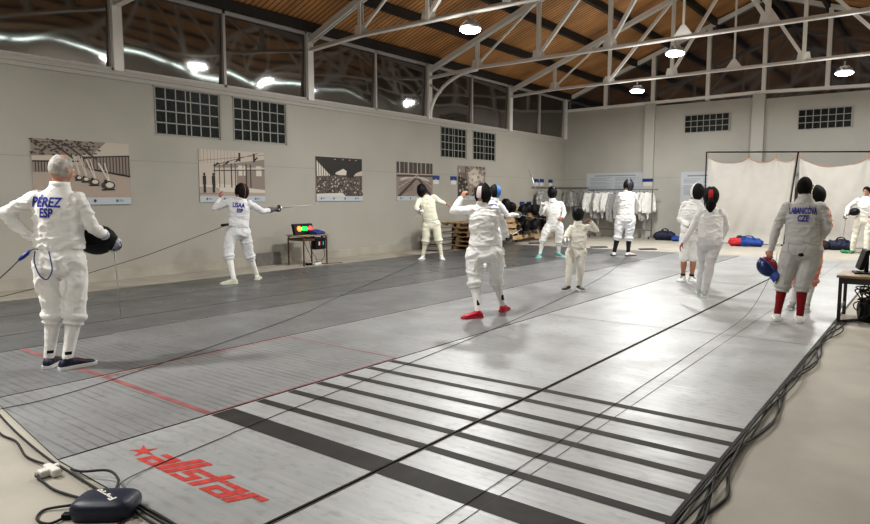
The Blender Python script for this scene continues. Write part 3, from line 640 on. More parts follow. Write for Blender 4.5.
def make_person(key, label, away=1, face=(0, 1, 0), mask=None, hair=None, jacket=cl_white, pants=None, sock=cl_white, shoes=cl_white, sole=sole_white, legs='breeches', shoe_k=1.10,
                gloves={}, curl={}, hands_n={}, W=1., hipk=1., text=(), skin_m=skin, vox=.010, hem=.075, accent=None, head_up=(0, 0, 1), jk={}, fold=.010, sockmark=False, mark_z=(.13, .155), shoulder=None):
    P = PEOPLE[key]; S = P['S']; J = {k: V(v) for k, v in P['J'].items()}; thin = 1. if legs == 'shorts' else .86; seed = len(key) + P['loc'][0]
    root = empty('person', (*P['loc'], .0095), P['rot'], label, 'person', 'fencers in the hall')
    pc = (J['pa'] + J['pb'])/2; sc = (J['sa'] + J['sb'])/2; nk = J['nk']; up = (nk - pc).normalized()
    lat_s = (J['sb'] - J['sa']).normalized(); lat_p = (J['pb'] - J['pa']).normalized()
    hw = max((J['pb'] - J['pa']).length/2, .085*S); ws = max((J['sb'] - J['sa']).length/2, .15*S)
    def spine(t):                                   # 0 pelvis, 1 shoulder line
        return pc.lerp(sc, t)
    def ring(bm, rows, n=20):
        rs = []
        for p, w, dd, off, tw in rows:
            l = lat_p.lerp(lat_s, max(0, min(1, tw))); l = (l - up*l.dot(up)).normalized(); fr = up.cross(l) * away
            q = p + fr*off
            rs.append([bm.verts.new(q + l*(math.copysign(abs(math.cos(2*PI*k/n))**.85, math.cos(2*PI*k/n))*w) + fr*(math.sin(2*PI*k/n)*dd)) for k in range(n)])
        for a, b in zip(rs, rs[1:]):
            for k in range(n): bm.faces.new((a[k], a[(k+1) % n], b[(k+1) % n], b[k]))
        bm.faces.new(rs[0][::-1]); bm.faces.new(rs[-1])
    def A_(sd): return J['f'+sd] + V((0, 0, .085*S)) + (J['k'+sd] - J['f'+sd]).normalized()*.0
    def mid(a, b, t): return J[a].lerp(J[b], t) if isinstance(b, str) else J[a].lerp(b, t)
    # --- the body: one skin from head to ankles
    bm = bmesh.new(); hipw = (hw + .07*S)*W
    ring(bm, [(pc - up*.10*S, .09*S, .08*S, 0, 0), (pc - up*.02*S, hipw, .105*S*W, -.01, 0), (pc + up*.08*S, hipw*.93, .10*S*W, 0, 0), (spine(.45), .135*S*W, .092*S*W, .01, .4),
              (spine(.75), .148*S*W, .098*S*W, .012, .8), (spine(.93), ws*.80, .080*S, 0, 1), (sc + up*.01, ws*.6, .062*S, 0, 1), (sc.lerp(nk, .6), .075*S, .065*S, 0, 1)])
    hd = J['hd']; fv = V(face).normalized(); R = basis(fv, head_up)
    tube(bm, [sc.lerp(nk, .3), nk, hd - R @ V((0, .02, .05))*S], [.066*S, .056*S, .054*S], 14)
    head_bm(bm, hd, fv, S, head_up, mask is None)
    for sd in 'ab':
        chain(bm, [J['s'+sd], mid('s'+sd, 'e'+sd, .5), J['e'+sd], mid('e'+sd, 'w'+sd, .3), J['w'+sd]], [.044*S, .039*S, .036*S, .036*S, .026*S])
        nn = hands_n.get(sd)
        if nn is None: nn = (pc + up*.2 - J['h'+sd]); nn.z *= .3
        th = (1 if sd == 'a' else -1) * (-1)
        hand_bm(bm, J['w'+sd], J['h'+sd], nn, curl.get(sd, .45), S, 1., th if away > 0 else -th)
        ft = (J['t'+sd] - J['f'+sd]).normalized()
        chain(bm, [J['p'+sd], mid('p'+sd, 'k'+sd, .4), J['k'+sd], mid('k'+sd, 'f'+sd, .3), mid('k'+sd, A_(sd), .75), A_(sd)], [x*thin for x in (.085*S, .076*S, .053*S, .055*S, .038*S, .035*S)])
        chain(bm, [A_(sd) - V((0, 0, .03)), J['f'+sd] + ft*.12*S + V((0, 0, .035*S))], [.032*S, .024*S], 8)
    body = mesh_obj('body', fuse(bm, vox*.8, 3), skin_m, root)
    if mask is None:
        for s in (-1, 1):
            bm = bmesh.new(); ball(bm, hd + R @ V((s*.031, .082, .004))*S, .0125*S, 2); ball(bm, hd + R @ V((s*.031, .0905, .004))*S, .0062*S, 2, mi=1)
            e = obj('eye', bm, [eye_white, eye_dark], body, True)
            bm = bmesh.new(); tube(bm, [hd + R @ V((s*(.016 + .008*k), .094 - .0025*k*k*.5, .026 + .003*math.sin(k*.9)))*S for k in range(5)], .0042*S, 6); obj('eyebrow', bm, hair or hair_dark, body, True)
    # --- jacket
    jw = jk.get('w', .195)*S*W; jd = jk.get('d', .135)*S*W
    bm = bmesh.new(); h0 = pc + up*hem*S; sp = (sc - h0).length
    ring(bm, [(h0, jw*1.0, jd*.98, 0, 0), (h0.lerp(sc, .12), jw*.99, jd*.99, 0, .1), (h0.lerp(sc, .35), jw*.95, jd*.94, .008, .4), (h0.lerp(sc, .62), jw*.97, jd*1.0, .010, .7),
              (h0.lerp(sc, .82), max(jw*.97, ws*1.0), jd*.95, .004, 1), (sc + up*.015*S, ws*.86, .098*S, 0, 1), (sc.lerp(nk, .45) + up*.01, .115*S, .085*S, 0, 1), (nk - up*.0, .074*S, .074*S, 0, 1), (nk + up*.028*S, .068*S, .070*S, .004, 1)])
    for sd in 'ab':
        cf = J['e'+sd].lerp(J['w'+sd], .97)
        chain(bm, [J['s'+sd].lerp(sc, .12), mid('s'+sd, 'e'+sd, .35), mid('s'+sd, 'e'+sd, .8), J['e'+sd], mid('e'+sd, 'w'+sd, .4), cf], [.074*S, .063*S, .056*S, .053*S, .051*S, .039*S])
    flat = fuse(bm.copy(), vox, 8) if text else None
    me = fuse(bm, vox, 5, fold, 8.5, (1, 1, 1.5), seed)
    mats_j = [jacket]
    if text or shoulder:
        b2 = bmesh.new(); b2.from_mesh(me); b3 = bmesh.new(); b3.from_mesh(flat or me); tree = BVHTree.FromBMesh(b3); b3.free()
        l = (lat_s - up*lat_s.dot(up)).normalized(); fr = up.cross(l)*away
        mats_j.append(lettering_blue if not isinstance(text, dict) else text['m'])
        if shoulder:
            mats_j.append(shoulder)
            for f_ in b2.faces:
                q = f_.calc_center_median() - sc
                if abs(q.dot(l)) > .085*S and q.dot(up) > -.035*S + (.05*S if abs(q.dot(l)) < .1*S else 0) and abs(q.dot(l)) < .24*S: f_.material_index = 2
        for s_, cx, cz, wid, hgt, slant in text:
            for v in b2.verts:                         # the printed patch lies flatter than the cloth around it
                q = v.co - sc
                if q.dot(fr) < -.02 and abs(q.dot(l) - cx) < wid/2 + .035 and abs(q.dot(up) - cz) < hgt/2 + .03:
                    hit = tree.ray_cast(v.co - fr*.3, fr)
                    if hit[0]: v.co = v.co.lerp(hit[0], .85)
            tb = text_bm(s_, 1., 1., .030)
            xs = [v.co.x for v in tb.verts]; ys = [v.co.y for v in tb.verts]; x0, x1, y0, y1 = min(xs), max(xs), min(ys), max(ys)
            capy = [v.co.y for v in tb.verts]
            bmesh.ops.subdivide_edges(tb, edges=tb.edges, cuts=2)
            o = sc + up*cz + l*cx
            ok = True
            for v in tb.verts:
                a = ((v.co.x - x0)/(x1 - x0) - .5)*wid; b_ = ((v.co.y - y0)/(y1 - y0) - .5)*hgt
                q = o + l*(a + slant*b_) + up*b_
                hit = tree.ray_cast(q - fr*.6, fr)
                v.co = (hit[0] - fr*.009) if hit[0] else q
            join_bm(b2, tb, None, 1)
        b2.to_mesh(me); b2.free()
    jo = mesh_obj('fencing_jacket', me, mats_j, root)
    bm = bmesh.new()                                   # standing collar
    tube(bm, [nk - up*.012*S, nk + up*.018*S, nk + up*.034*S], [(.078*S, .078*S), (.073*S, .076*S), (.070*S, .073*S)], 20); obj('collar', bm, jacket, jo, True)
    # --- breeches / trousers
    pants = pants or jacket
    bm = bmesh.new(); bw = (hw + .085*S)*W*hipk; bd = .128*S*W*(.5 + .5*hipk)
    ring(bm, [(pc - up*.13*S, .10*S, .085*S, 0, 0), (pc - up*.06*S, bw*1.0, bd*1.05, -.012, 0), (pc + up*.03*S, bw, bd*1.03, -.012, 0), (pc + up*(hem + .03)*S, jw*.93, jd*.90, 0, 0), (pc + up*(hem + .05)*S, jw*.9, jd*.86, 0, .1)])
    for sd in 'ab':
        o_ = (J['p'+sd] - pc).normalized()*.012*S
        if legs == 'breeches': hemp = mid('k'+sd, A_(sd), .12); rr = [.112*S*hipk, .105*S*hipk, .092*S, .092*S, .082*S]
        elif legs == 'shorts': hemp = mid('k'+sd, A_(sd), .04); rr = [.108*S*hipk, .10*S*hipk, .088*S, .086*S, .082*S]
        else: hemp = mid('k'+sd, A_(sd), .92); rr = [.11*S*hipk, .098*S*hipk, .078*S, .074*S, .064*S]
        chain(bm, [J['p'+sd] + o_, mid('p'+sd, 'k'+sd, .4) + o_, mid('p'+sd, 'k'+sd, .9), J['k'+sd].lerp(hemp, .5), hemp], [r*(.5 + .5*W) for r in rr])
    po = mesh_obj('breeches', fuse(bm, vox, 5, fold*1.1, 7.5, (1, 1, .8), seed + 5), pants, root)
    if legs == 'breeches':
        for sd in 'ab':                                # gathered cuff below the knee
            ax = (A_(sd) - J['k'+sd]); c0 = J['k'+sd] + ax*.10; dn = ax.normalized(); bm = bmesh.new(); n = 26; rs = []
            s1 = dn.orthogonal().normalized(); s2 = dn.cross(s1)
            for dz, rr_ in ((-.035, .090), (-.02, .099), (.0, .101), (.018, .094), (.028, .078), (.036, .074), (.05, .082), (.062, .080), (.068, .066)):
                rs.append([bm.verts.new(c0 + dn*dz*S + (s1*math.cos(2*PI*k/n) + s2*math.sin(2*PI*k/n))*(rr_*S*(.5 + .5*W)*(1 + .03*math.sin(k*2.9 + dz*90)))) for k in range(n)])
            for a, b in zip(rs, rs[1:]):
                for k in range(n): bm.faces.new((a[k], a[(k+1) % n], b[(k+1) % n], b[k]))
            obj('cuff', bm, pants, po, True)
    # --- socks, shoes
    for sd in 'ab':
        if legs != 'shorts' and legs != 'long':
            bm = bmesh.new(); a0, a1 = J['k'+sd].lerp(A_(sd), .02), A_(sd)
            chain(bm, [a0, a0.lerp(a1, .25), a0.lerp(a1, .7), a1, J['f'+sd] + V((0, 0, .06*S))], [.060*S, .0625*S, .047*S, .043*S, .040*S])
            me = fuse(bm, .009, 2, .002, 22, (1, 1, 1), seed)
            ms = [sock]
            if sockmark:
                ms.append(mask_trim)
                for p in me.polygons:
                    z = p.center.z; q = p.center - a1
                    if mark_z[0]*S < z < mark_z[1]*S and q.y < 0 and abs(q.x - .01) < .026: p.material_index = 1
            mesh_obj('sock', me, ms, root)
        elif legs == 'shorts':
            bm = bmesh.new(); tube(bm, [J['f'+sd] + V((0, 0, .05*S)), A_(sd) + V((0, 0, .05*S))], [.043*S, .043*S], 14); obj('sock', bm, sock_black, root, True)
        shoe(root, J['f'+sd], J['t'+sd], A_(sd), S*shoe_k, shoes, sole, accent)
    # --- gloves
    for sd, gm in gloves.items():
        bm = bmesh.new(); nn = hands_n.get(sd)
        if nn is None: nn = (pc + up*.2 - J['h'+sd]); nn.z *= .3
        th = (1 if sd == 'a' else -1) * (-1); d = (J['h'+sd] - J['w'+sd]).normalized()
        hand_bm(bm, J['w'+sd], J['h'+sd], nn, curl.get(sd, .45), S*1.02, 1.38, th if away > 0 else -th)
        tube(bm, [J['w'+sd] + d*.02, J['w'+sd] - (J['w'+sd] - J['e'+sd]).normalized()*.10*S], [.040*S, .058*S], 14)
        mesh_obj('glove', fuse(bm, .006, 2), gm, root)
    # --- hair and mask
    if hair:
        bm = bmesh.new(); q = bmesh.ops.create_icosphere(bm, subdivisions=4, radius=1.); kill = []
        for v in q['verts']:
            x, y, z = v.co
            line = .35 - .75*(y + .1) if mask is None else -.4            # hairline: high at the brow, low at the nape
            dist = z + (.55 if hair is hair_grey else .85) + .15*abs(x) - max(0, (y + .15))*(1.25 if hair is hair_grey else 1.5)
            bald = hair is hair_grey and (z > .72 + .25*(y < -.3) and abs(x) < .62 and y > -.62)
            if dist < -.04 or bald: kill.append(v)
            lift = min(1., max(0., dist*2.5)) * (1. if mask is None else .3); nz_ = noise.noise(v.co*5 + V((seed, 0, 0)))
            r = 1.0 + (.085 if hair is not hair_grey else .06)*lift + .035*nz_*lift
            kx = 1 - .30*max(0, -z - .15)**1.1
            yy = y*(.098 if y < 0 else .094)
            if y < 0 and z < -.2: yy *= 1 - .35*(-z - .2)
            v.co = hd + R @ V((x*.077*kx*r*1.03, yy*r*1.03, z*.118*r))*S
        bmesh.ops.delete(bm, geom=kill, context='VERTS')
        obj('hair', bm, hair, root, True)
    if mask:
        mk = dict(mask); mask_parts(root, hd + R @ V((0, .012, -.004))*S, fv, S, head_up, **mk)
    return root, J, S
def to_world(root, p):
    c, s = math.cos(root.rotation_euler.z), math.sin(root.rotation_euler.z)
    return V((root.location.x + p.x*c - p.y*s, root.location.y + p.x*s + p.y*c, p.z + root.location.z))
def dir_world(root, d): return to_world(root, V(d)) - root.location
def held_mask(root, p, f, up, S, label, **k):
    """a mask carried by hand: a thing of its own"""
    w = to_world(root, V(p)); t = empty('fencing_mask', w, 0, label, 'mask', 'masks carried in the hand')
    mask_parts(t, (0, 0, 0), dir_world(root, f), S, dir_world(root, up), as_part=False, **k)
    return t
navy_shoe = mat('navy_shoe', (.012, .014, .04), .6, noise_amt=.3, noise_scale=30)
orange = mat('orange_trim', (.7, .22, .06), .5)
# 1 - grey-haired man at the left, mask under the arm
r, J, S = make_person('perez', 'grey-haired man in white fencing kit, back turned, hand on hip, at the left edge', 1, (.72, .62, -.08), None, hair_grey,
    shoes=navy_shoe, gloves={'b': mat('glove_blue_white', (.55, .58, .68), .7, noise_amt=.45, noise_scale=14)}, curl={'a': .5, 'b': 1.15}, hands_n={'a': (.6, .6, .2), 'b': (.3, .9, .1)}, vox=.009, hem=.10, hipk=1.0,
    text=[('PÉREZ', -.045, -.015, .225, .105, .12), ('ESP', -.045, -.115, .10, .08, .05)], jk={'w': .197, 'd': .135}, accent=orange, sockmark=True, fold=.012)
mp = to_world(r, J['hb']); dv = (J['tip'] - J['hb']).normalized()
make_epee(to_world(r, J['hb'] - dv*.02), to_world(r, J['tip']), S, 'epee hanging point down from the gloved hand of the grey-haired man')
held_mask(r, (J['eb'] + J['wb'])/2 + V((-.02, .10, -.055)), (.1, .3, -.9), (.9, -.1, .2), 1.0, 'black fencing mask tucked under the arm of the grey-haired man', bib=mask_trim)
ps = (r, J, S)
# 2 - fencer lunging guard by the scoring table
glove_w = mat('white_glove', (.70, .69, .66), .7); glove_g = mat('dark_glove', (.10, .10, .11), .7); volt = mat('volt_shoe', (.66, .72, .54), .6, noise_amt=.2, noise_scale=25)
r, J, S = make_person('usaa', 'masked fencer on guard with outstretched arm, in front of the second poster', 1, (.82, .55, 0), dict(bib=cl_white, trim=mat('orange_brown', (.35, .10, .03), .6)), hair_dark,
    jacket=cl_bluish, pants=cl_bluish, shoes=volt, gloves={'b': glove_g}, curl={'a': .5, 'b': 1.1}, hands_n={'b': (0, .2, -1), 'a': (.8, .3, 0)}, vox=.011, skin_m=skin_red,
    text=[('LISAA', -.01, -.035, .20, .085, 0), ('ESP', .015, -.125, .10, .07, 0)], jk={'w': .19, 'd': .14})
make_epee(to_world(r, J['hb']), to_world(r, J['tip']), S, 'epee held level towards the scoring table by the fencer on guard', wide=1.6)
us = (r, J, S)
# 3 - cream fencer by the wall
r, J, S = make_person('cream', 'cream-suited masked fencer with bowed head, by the wall posters', -1, (-.35, -.85, -.42), dict(bib=cl_cream), None, jacket=cl_cream, sock=cl_cream,
    gloves={'a': glove_w}, curl={'a': 1.1, 'b': .35}, hands_n={'a': (0, -1, 0), 'b': (0, -.3, -1)}, vox=.012, head_up=(.05, -.2, 1), skin_m=skin_red, jk={'w': .18, 'd': .13})
cr = (r, J, S)
make_epee(to_world(r, J['ha']), to_world(r, J['ha'] + V((-.12, -.90, -.12))), S, 'epee in the bent arm of the cream-suited fencer, pointing at the camera')
# 5 - fencer half hidden behind the red-shoed one
r, J, S = make_person('blue', 'masked fencer mostly hidden behind the fencer in red shoes', 1, (.93, .38, 0), dict(bib=cl_white, shell=mat('blue_side', (.03, .18, .50), .5)), hair_dark, jacket=cl_bluish, pants=cl_bluish,
    gloves={'b': glove_w}, curl={'a': .8, 'b': 1.1}, hands_n={'b': (0, .2, -1)}, vox=.012, text=[('ESP', .03, -.03, .15, .085, 0)], jk={'w': .18, 'd': .13})
make_epee(to_world(r, J['hb']), to_world(r, J['hb'] + V((.62, .62, -.12))), S, 'epee reaching past the pallets, held by the half hidden fencer')
# 4 - fencer in red shoes
red_shoe = mat('red_shoe', (.55, .012, .04), .5, noise_amt=.2, noise_scale=25)
r, J, S = make_person('red', 'white-clad masked fencer in red shoes seen from behind, left fist raised', 1, (.45, .88, -.05), dict(bib=cl_white, tongue=mat('red_white_tongue', (.62, .55, .54), .5)), hair_dark,
    jacket=cl_white, shoes=red_shoe, sole=mat('red_sole', (.50, .04, .07), .5), gloves={'b': glove_w}, curl={'a': .9, 'b': 1.2}, hands_n={'a': (.6, .6, 0), 'b': (-.3, .8, .2)}, vox=.010, hipk=1.16, W=1.02, jk={'w': .205, 'd': .15}, sockmark=True, mark_z=(.17, .25), hem=.10, fold=.010)
make_epee(to_world(r, J['hb'] + V((.02, .03, 0))), to_world(r, J['hb'] + V((.25, .88, .08))), S, 'epee held low in front of the fencer in red shoes')
# 6 - fencer in turquoise shoes, blade up
teal = mat('turquoise_shoe', (.03, .42, .38), .5)
r, J, S = make_person('cyan', 'masked fencer in turquoise shoes facing the camera, blade raised', -1, (-.05, -1, 0), dict(bib=cl_white), None, jacket=cl_white, pants=cl_white, hipk=1.1,
    shoes=teal, gloves={'a': glove_w}, curl={'a': 1.1, 'b': .9}, hands_n={'a': (.4, -.8, 0)}, vox=.012, skin_m=skin_red, jk={'w': .18, 'd': .13})
make_epee(to_world(r, J['ha']), to_world(r, J['tip']), S, 'epee raised almost upright by the fencer in turquoise shoes', wide=2.2)
# 7 - the child
r, J, S = make_person('kid', 'child in fencing whites and a black mask, facing the camera', -1, (-.12, -1, -.05), dict(bib=cl_ivory), None, jacket=cl_ivory, legs='long', shoes=mat('black_shoe', (.012, .012, .013), .5),
    gloves={'a': glove_g}, curl={'a': 1.1, 'b': .9}, hands_n={'a': (.4, -.8, 0), 'b': (-.5, -.4, -.6)}, vox=.010, shoe_k=1.3, skin_m=mat('skin_tan', (.40, .21, .11), .5), jk={'w': .185, 'd': .14}, accent=cl_white)
make_epee(to_world(r, J['ha']), to_world(r, J['ha'] + V((-.15, -.78, -.1))), S, 'epee of the child, pointing towards the camera')
# 8 - fencer in black socks at the rack
r, J, S = make_person('blk', 'masked fencer in long black socks, back turned, before the clothes rack', 1, (.55, .83, 0), dict(bib=cl_white, shell=mat('mask_navy', (.02, .024, .035), .35), side=mat('mask_grey_side', (.03, .032, .04), .4)), hair_dark,
    jacket=cl_white, pants=cl_bluish, sock=sock_black, shoes=cl_white, sole=mat('gum_sole', (.16, .10, .06), .6), curl={'a': .7, 'b': .6}, vox=.012, hipk=1.1, jk={'w': .19, 'd': .14}, accent=mask_trim)
# 9 - bare-shinned fencer, masked, facing right
r, J, S = make_person('w1', 'masked fencer with bare shins and white side-padded mask, facing right', -1, (.62, -.75, -.08), dict(bib=cl_white, trim=cl_white, side=cl_white), hair_dark, jacket=cl_white, pants=cl_white, legs='shorts',
    curl={'a': .6, 'b': .6}, vox=.010, skin_m=mat('skin_shins', (.42, .20, .11), .5), jk={'w': .20, 'd': .145}, W=1., hipk=1.1, accent=mask_trim)
# 10 - fencer with ponytail
r, J, S = make_person('w2', 'slim masked fencer with dark ponytail and red-backed mask, walking away', 1, (.05, 1, 0), dict(bib=cl_white, tongue=red_cloth), hair_dark, jacket=cl_white, pants=mat('trousers_grey_white', (.62, .61, .62), .75, noise_amt=.06, noise_scale=9), legs='long',
    shoes=mat('sage_shoe', (.36, .42, .38), .6), curl={'a': .5, 'b': .6}, vox=.010, hipk=.95, jk={'w': .19, 'd': .13}, hem=.06, fold=.007, skin_m=skin_red)
hd = J['hd']; bm = bmesh.new()
tube(bm, [hd + V((0, -.10, -.03)), hd + V((.005, -.14, -.09)), hd + V((-.005, -.135, -.17)), hd + V((0, -.125, -.23))], [.035, .058, .06, .02], 12)
ball(bm, hd + V((0, -.13, -.13)), (.075, .045, .055), 2)
mesh_obj('ponytail', fuse(bm, .009, 2, .006, 20, (1, 1, .3)), hair_dark, r)
# 12 - half hidden person behind the grey-suited fencer
r, J, S = make_person('hid', 'person in black mask and kit tinted with painted red light, half hidden behind the grey-suited fencer', -1, (.88, -.45, -.05), dict(bib=cl_white, trim=cl_white), hair_dark, jacket=cl_red_lit, pants=cl_red_lit, sock=cl_white,
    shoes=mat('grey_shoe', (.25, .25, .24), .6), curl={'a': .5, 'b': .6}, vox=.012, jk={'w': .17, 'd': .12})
# 11 - grey-suited fencer with red socks
r, J, S = make_person('cze', 'dark-haired fencer in grey-white kit with red socks, back turned, holding a blue mask', 1, (.12, .98, -.05), None, hair_dark, jacket=cl_grey, pants=mat('breeches_grey', (.50, .495, .48), .8, noise_amt=.05, noise_scale=9, bump=.2, bump_scale=28),
    sock=sock_red, shoes=cl_white, curl={'a': .8, 'b': .7}, hands_n={'a': (.2, .6, -.3)}, vox=.009, hipk=1.1, W=1.0, hem=.07,
    text=[('LABANICÓVA', -.005, -.03, .28, .095, 0), ('CZE', .0, -.125, .115, .075, .05)], jk={'w': .20, 'd': .14}, fold=.010, accent=mask_trim)
cz = (r, J, S)
held_mask(r, J['ha'] + V((-.01, .03, -.135)), (-.62, -.35, -.5), (.2, .45, .85), .84, 'blue and red fencing mask hanging from the hand of the grey-suited fencer', shell=mat('mask_blue', (.01, .02, .10), .3), side=mat('mask_blue_red', (.25, .02, .03), .5), trim=blue_cloth, bib=mat('mask_blue_bib', (.02, .05, .30), .5))
# 13 - person cropped by the right edge
r, J, S = make_person('rt', 'dark-haired person in white with mask under the arm, cut off by the right edge', -1, (-.4, -.8, -.3), None, hair_dark, jacket=cl_white, pants=cl_ivory, legs='long',
    gloves={'a': glove_w}, curl={'a': 1.1, 'b': .8}, hands_n={'a': (.5, -.6, 0)}, vox=.012, hem=.09, jk={'w': .18, 'd': .13}, skin_m=mat('skin_face', (.52, .28, .20), .5))
make_epee(to_world(r, J['ha']), to_world(r, J['tip']), S, 'epee pointing down beside the person at the right edge', wide=1.8)
held_mask(r, (J['ea'] + J['wa'])/2 + V((.15, .02, -.03)), (-.3, -.8, -.2), (.9, -.2, .3), .85, 'black mask under the arm of the person at the right edge', bib=red_cloth)
# ------------------------------------------------------------------ posters on the walls
sep = {n: mat('sepia_' + n, c, .5) for n, c in dict(paper=(.50, .44, .38), light=(.60, .55, .48), mid=(.26, .21, .18), dark=(.055, .043, .038), black=(.018, .015, .014), floor=(.40, .33, .28), strip=(.47, .50, .54), blue=(.06, .17, .30), crowd=(.13, .105, .09), edge=(.55, .54, .52)).items()}
SEPN = list(sep)
crowd = wave_mat('crowd_print', (.03, .024, .02), (.34, .28, .23), 9, 'Y', .5, band=(.3, .75), nscale=26, namt=.85)
def poster(y0, y1, z0, z1, draw, label):
    """flat printed panel on the left wall, image coordinates u,v in 0..1"""
    t = empty('poster', (XL + .002, y0, z0), 0, label, 'poster', 'old photographs printed as wall posters')
    w, h = y1 - y0, z1 - z0
    bm = bmesh.new(); box(bm, .0, .012, 0, w, 0, h, SEPN.index('edge')); cnt = [0]
    def q(mi, *pts):
        cnt[0] += 1
        d = .0125 + cnt[0] * .00006
        idx = SEPN.index(mi) if mi in SEPN else len(SEPN)
        poly(bm, [(d, u * w, v * h) for u, v in pts], idx)
    def r(mi, u0, u1, v0, v1): q(mi, (u0, v0), (u1, v0), (u1, v1), (u0, v1))
    draw(q, r)
    r('strip', 0, 1, 0, .115)
    for u, m_ in ((.10, 'blue'), (.36, 'dark'), (.60, 'dark'), (.84, 'blue')):
        for k in range(6):
            a, b = k*PI/3, (k+1)*PI/3; q(m_, (u, .06), (u + .016*math.cos(a), .06 + .028*math.sin(a)), (u + .016*math.cos(b), .06 + .028*math.sin(b)))
        r(m_, u + .022, u + .075 if m_ == 'blue' else u + .02, .05, .06); r(m_, u + .022, u + .06 if m_ == 'blue' else u + .02, .07, .078)
    o = obj('print', bm, [sep[n] for n in SEPN] + [crowd], t)
    return t
def line(q, m_, a, b, w):
    d = V((b[0]-a[0], b[1]-a[1])); n_ = V((-d.y, d.x)).normalized()*w/2
    q(m_, (a[0]-n_.x, a[1]-n_.y), (b[0]-n_.x, b[1]-n_.y), (b[0]+n_.x, b[1]+n_.y), (a[0]+n_.x, a[1]+n_.y))
def blob(q, m_, u, v, ru, rv, n=9): q(m_, *[(u + ru*math.cos(2*PI*k/n), v + rv*math.sin(2*PI*k/n)) for k in range(n)])
rp = random.Random(3)
def draw1(q, r):
    r('floor', 0, 1, 0, 1); r('paper', 0, 1, .62, 1); q('mid', (0, .74), (.6, .80), (.75, 1), (0, 1))
    for _ in range(120):
        u, v = rp.random()*.68, .76 + rp.random()*.24
        if v > .70 + u*.15: blob(q, 'dark', u, v, .010 + .012*rp.random(), .012, 6)
    q('mid', (0, .50), (.3, .52), (.3, .66), (0, .66)); q('mid', (.5, .58), (1, .48), (1, .80), (.5, .76))
    for k in range(10): line(q, 'dark', (.03 + k*.028, .5), (.03 + k*.028, .66), .01)
    for k in range(15): u = .50 + k*.035; line(q, 'dark', (u, .60 - .25*(u-.5)), (u, .74 + .10*(u-.5)), .009 + .006*(u-.5))
    line(q, 'black', (0, .66), (.45, .68), .02); line(q, 'black', (.45, .74), (1, .80), .02); line(q, 'black', (.55, .57), (1, .46), .025)
    for u in (.30, .42, .54): line(q, 'dark', (u - .1, .95), (u + .1, .72), .02)
    for k, (u, v, s) in enumerate(((.44, .42, .6), (.51, .40, .7), (.60, .36, .9), (.75, .31, 1.2))):
        line(q, 'light', (u + .01, v + .06), (u - .08*s, v + .36), .018*s); line(q, 'light', (u + .02, v + .05), (u - .03, v + .36), .012*s)
        blob(q, 'dark', u, v, .065*s, .062*s); blob(q, 'light', u + .012*s, v + .006, .038*s, .038*s); blob(q, 'black', u - .022*s, v + .05*s, .017*s, .03*s); line(q, 'black', (u - .06*s, v - .06*s), (u + .06*s, v - .055*s), .02)
def draw2(q, r):
    r('light', 0, 1, 0, 1); r('paper', 0, 1, .32, 1); q('floor', (0, .30), (1, .22), (1, .1), (0, .1)); q('light', (.25, .36), (1, .26), (1, .18), (.3, .2))
    for k in range(11): line(q, 'mid', (.02 + k*.05, .74), (.02 + k*.05, 1), .006)
    q('mid', (.22, .66), (1, .70), (1, .86), (.22, .70)); q('mid', (.55, .30), (1, .24), (1, .64), (.55, .62))
    for u0, u1 in ((.58, .64), (.66, .70), (.86, .95)): r('light', u0, u1, .52, .72)
    for u, w_ in ((.22, .012), (.29, .012), (.36, .014), (.47, .018), (.53, .014), (.70, .022), (.77, .018)): line(q, 'dark', (u, .28), (u, .75), w_)
    line(q, 'dark', (.2, .60), (1, .65), .018); line(q, 'dark', (.2, .70), (.9, .98), .012); line(q, 'mid', (.0, .78), (1, .95), .012)
    for u, v in ((.24, .72), (.40, .76), (.56, .82), (.85, .86)): q('black', (u - .04, v - .04), (u + .02, v + .04), (u + .05, v + .03), (u, v - .03)); 
    for u in (.6, .83): line(q, 'black', (u, .80), (u, .97), .03)
    for u in (.07, .20): r('black', u - .018, u + .018, .18, .44); r('black', u - .024, u + .024, .34, .50); blob(q, 'black', u, .53, .016, .03)
    r('mid', .0, .3, .15, .17)
def draw3(q, r):
    r('black', 0, 1, 0, 1)
    for k in range(8): u = .02 + k*.048; q('light', (u, .45), (u + .035, .45), (u + .035, .86 - k*.055), (u, .92 - k*.055))
    q('light', (.40, .62), (.5, .60), (.64, .60), (.65, .70), (.58, .75), (.42, .66)); q('paper', (.80, .58), (1, .60), (1, .72), (.86, .66))
    q('crowd', (0, .10), (1, .10), (1, .60), (.72, .54), (.5, .60), (.0, .56)); q('crowd_print', (0, .14), (1, .10), (1, .60), (.72, .54), (.5, .60), (.0, .56))
    for _ in range(160):
        u, v = rp.random(), .16 + rp.random()*.4; m_ = rp.choice(('paper', 'dark', 'mid', 'dark', 'black')); blob(q, m_, u, v, .010 + .010*(1-v), .014 + .012*(1-v), 6)
    q('light', (0, .11), (.62, .11), (.55, .19), (.0, .17))
    for u in (.38, .55, .7, .84): r('paper', u, u + .03, .95, .965)
def draw4(q, r):
    r('mid', 0, 1, 0, 1); r('dark', 0, 1, .70, 1); q('paper', (.1, .52), (.5, .62), (.9, .50), (.9, .56), (.5, .70), (.1, .58))
    for k in range(8): line(q, 'mid' if k % 2 else 'paper', (.08 + k*.12, .72), (.08 + k*.12, 1), .02)
    line(q, 'paper', (0, .70), (1, .70), .02); line(q, 'dark', (0, .64), (1, .66), .05)
    line(q, 'paper', (.05, .34), (.54, .66), .02); line(q, 'paper', (.98, .36), (.56, .66), .02)
    q('dark', (0, .11), (1, .11), (.62, .58), (.48, .58)); q('mid', (.1, .11), (.9, .11), (.58, .55), (.52, .55))
    for k in range(7): line(q, 'black', (.06, .16 + k*.05), (.45, .30 + k*.04), .008); line(q, 'black', (.96, .16 + k*.05), (.64, .30 + k*.04), .008)
    for u in (.3, .66): line(q, 'mid', (u, .70), (u, 1), .03)
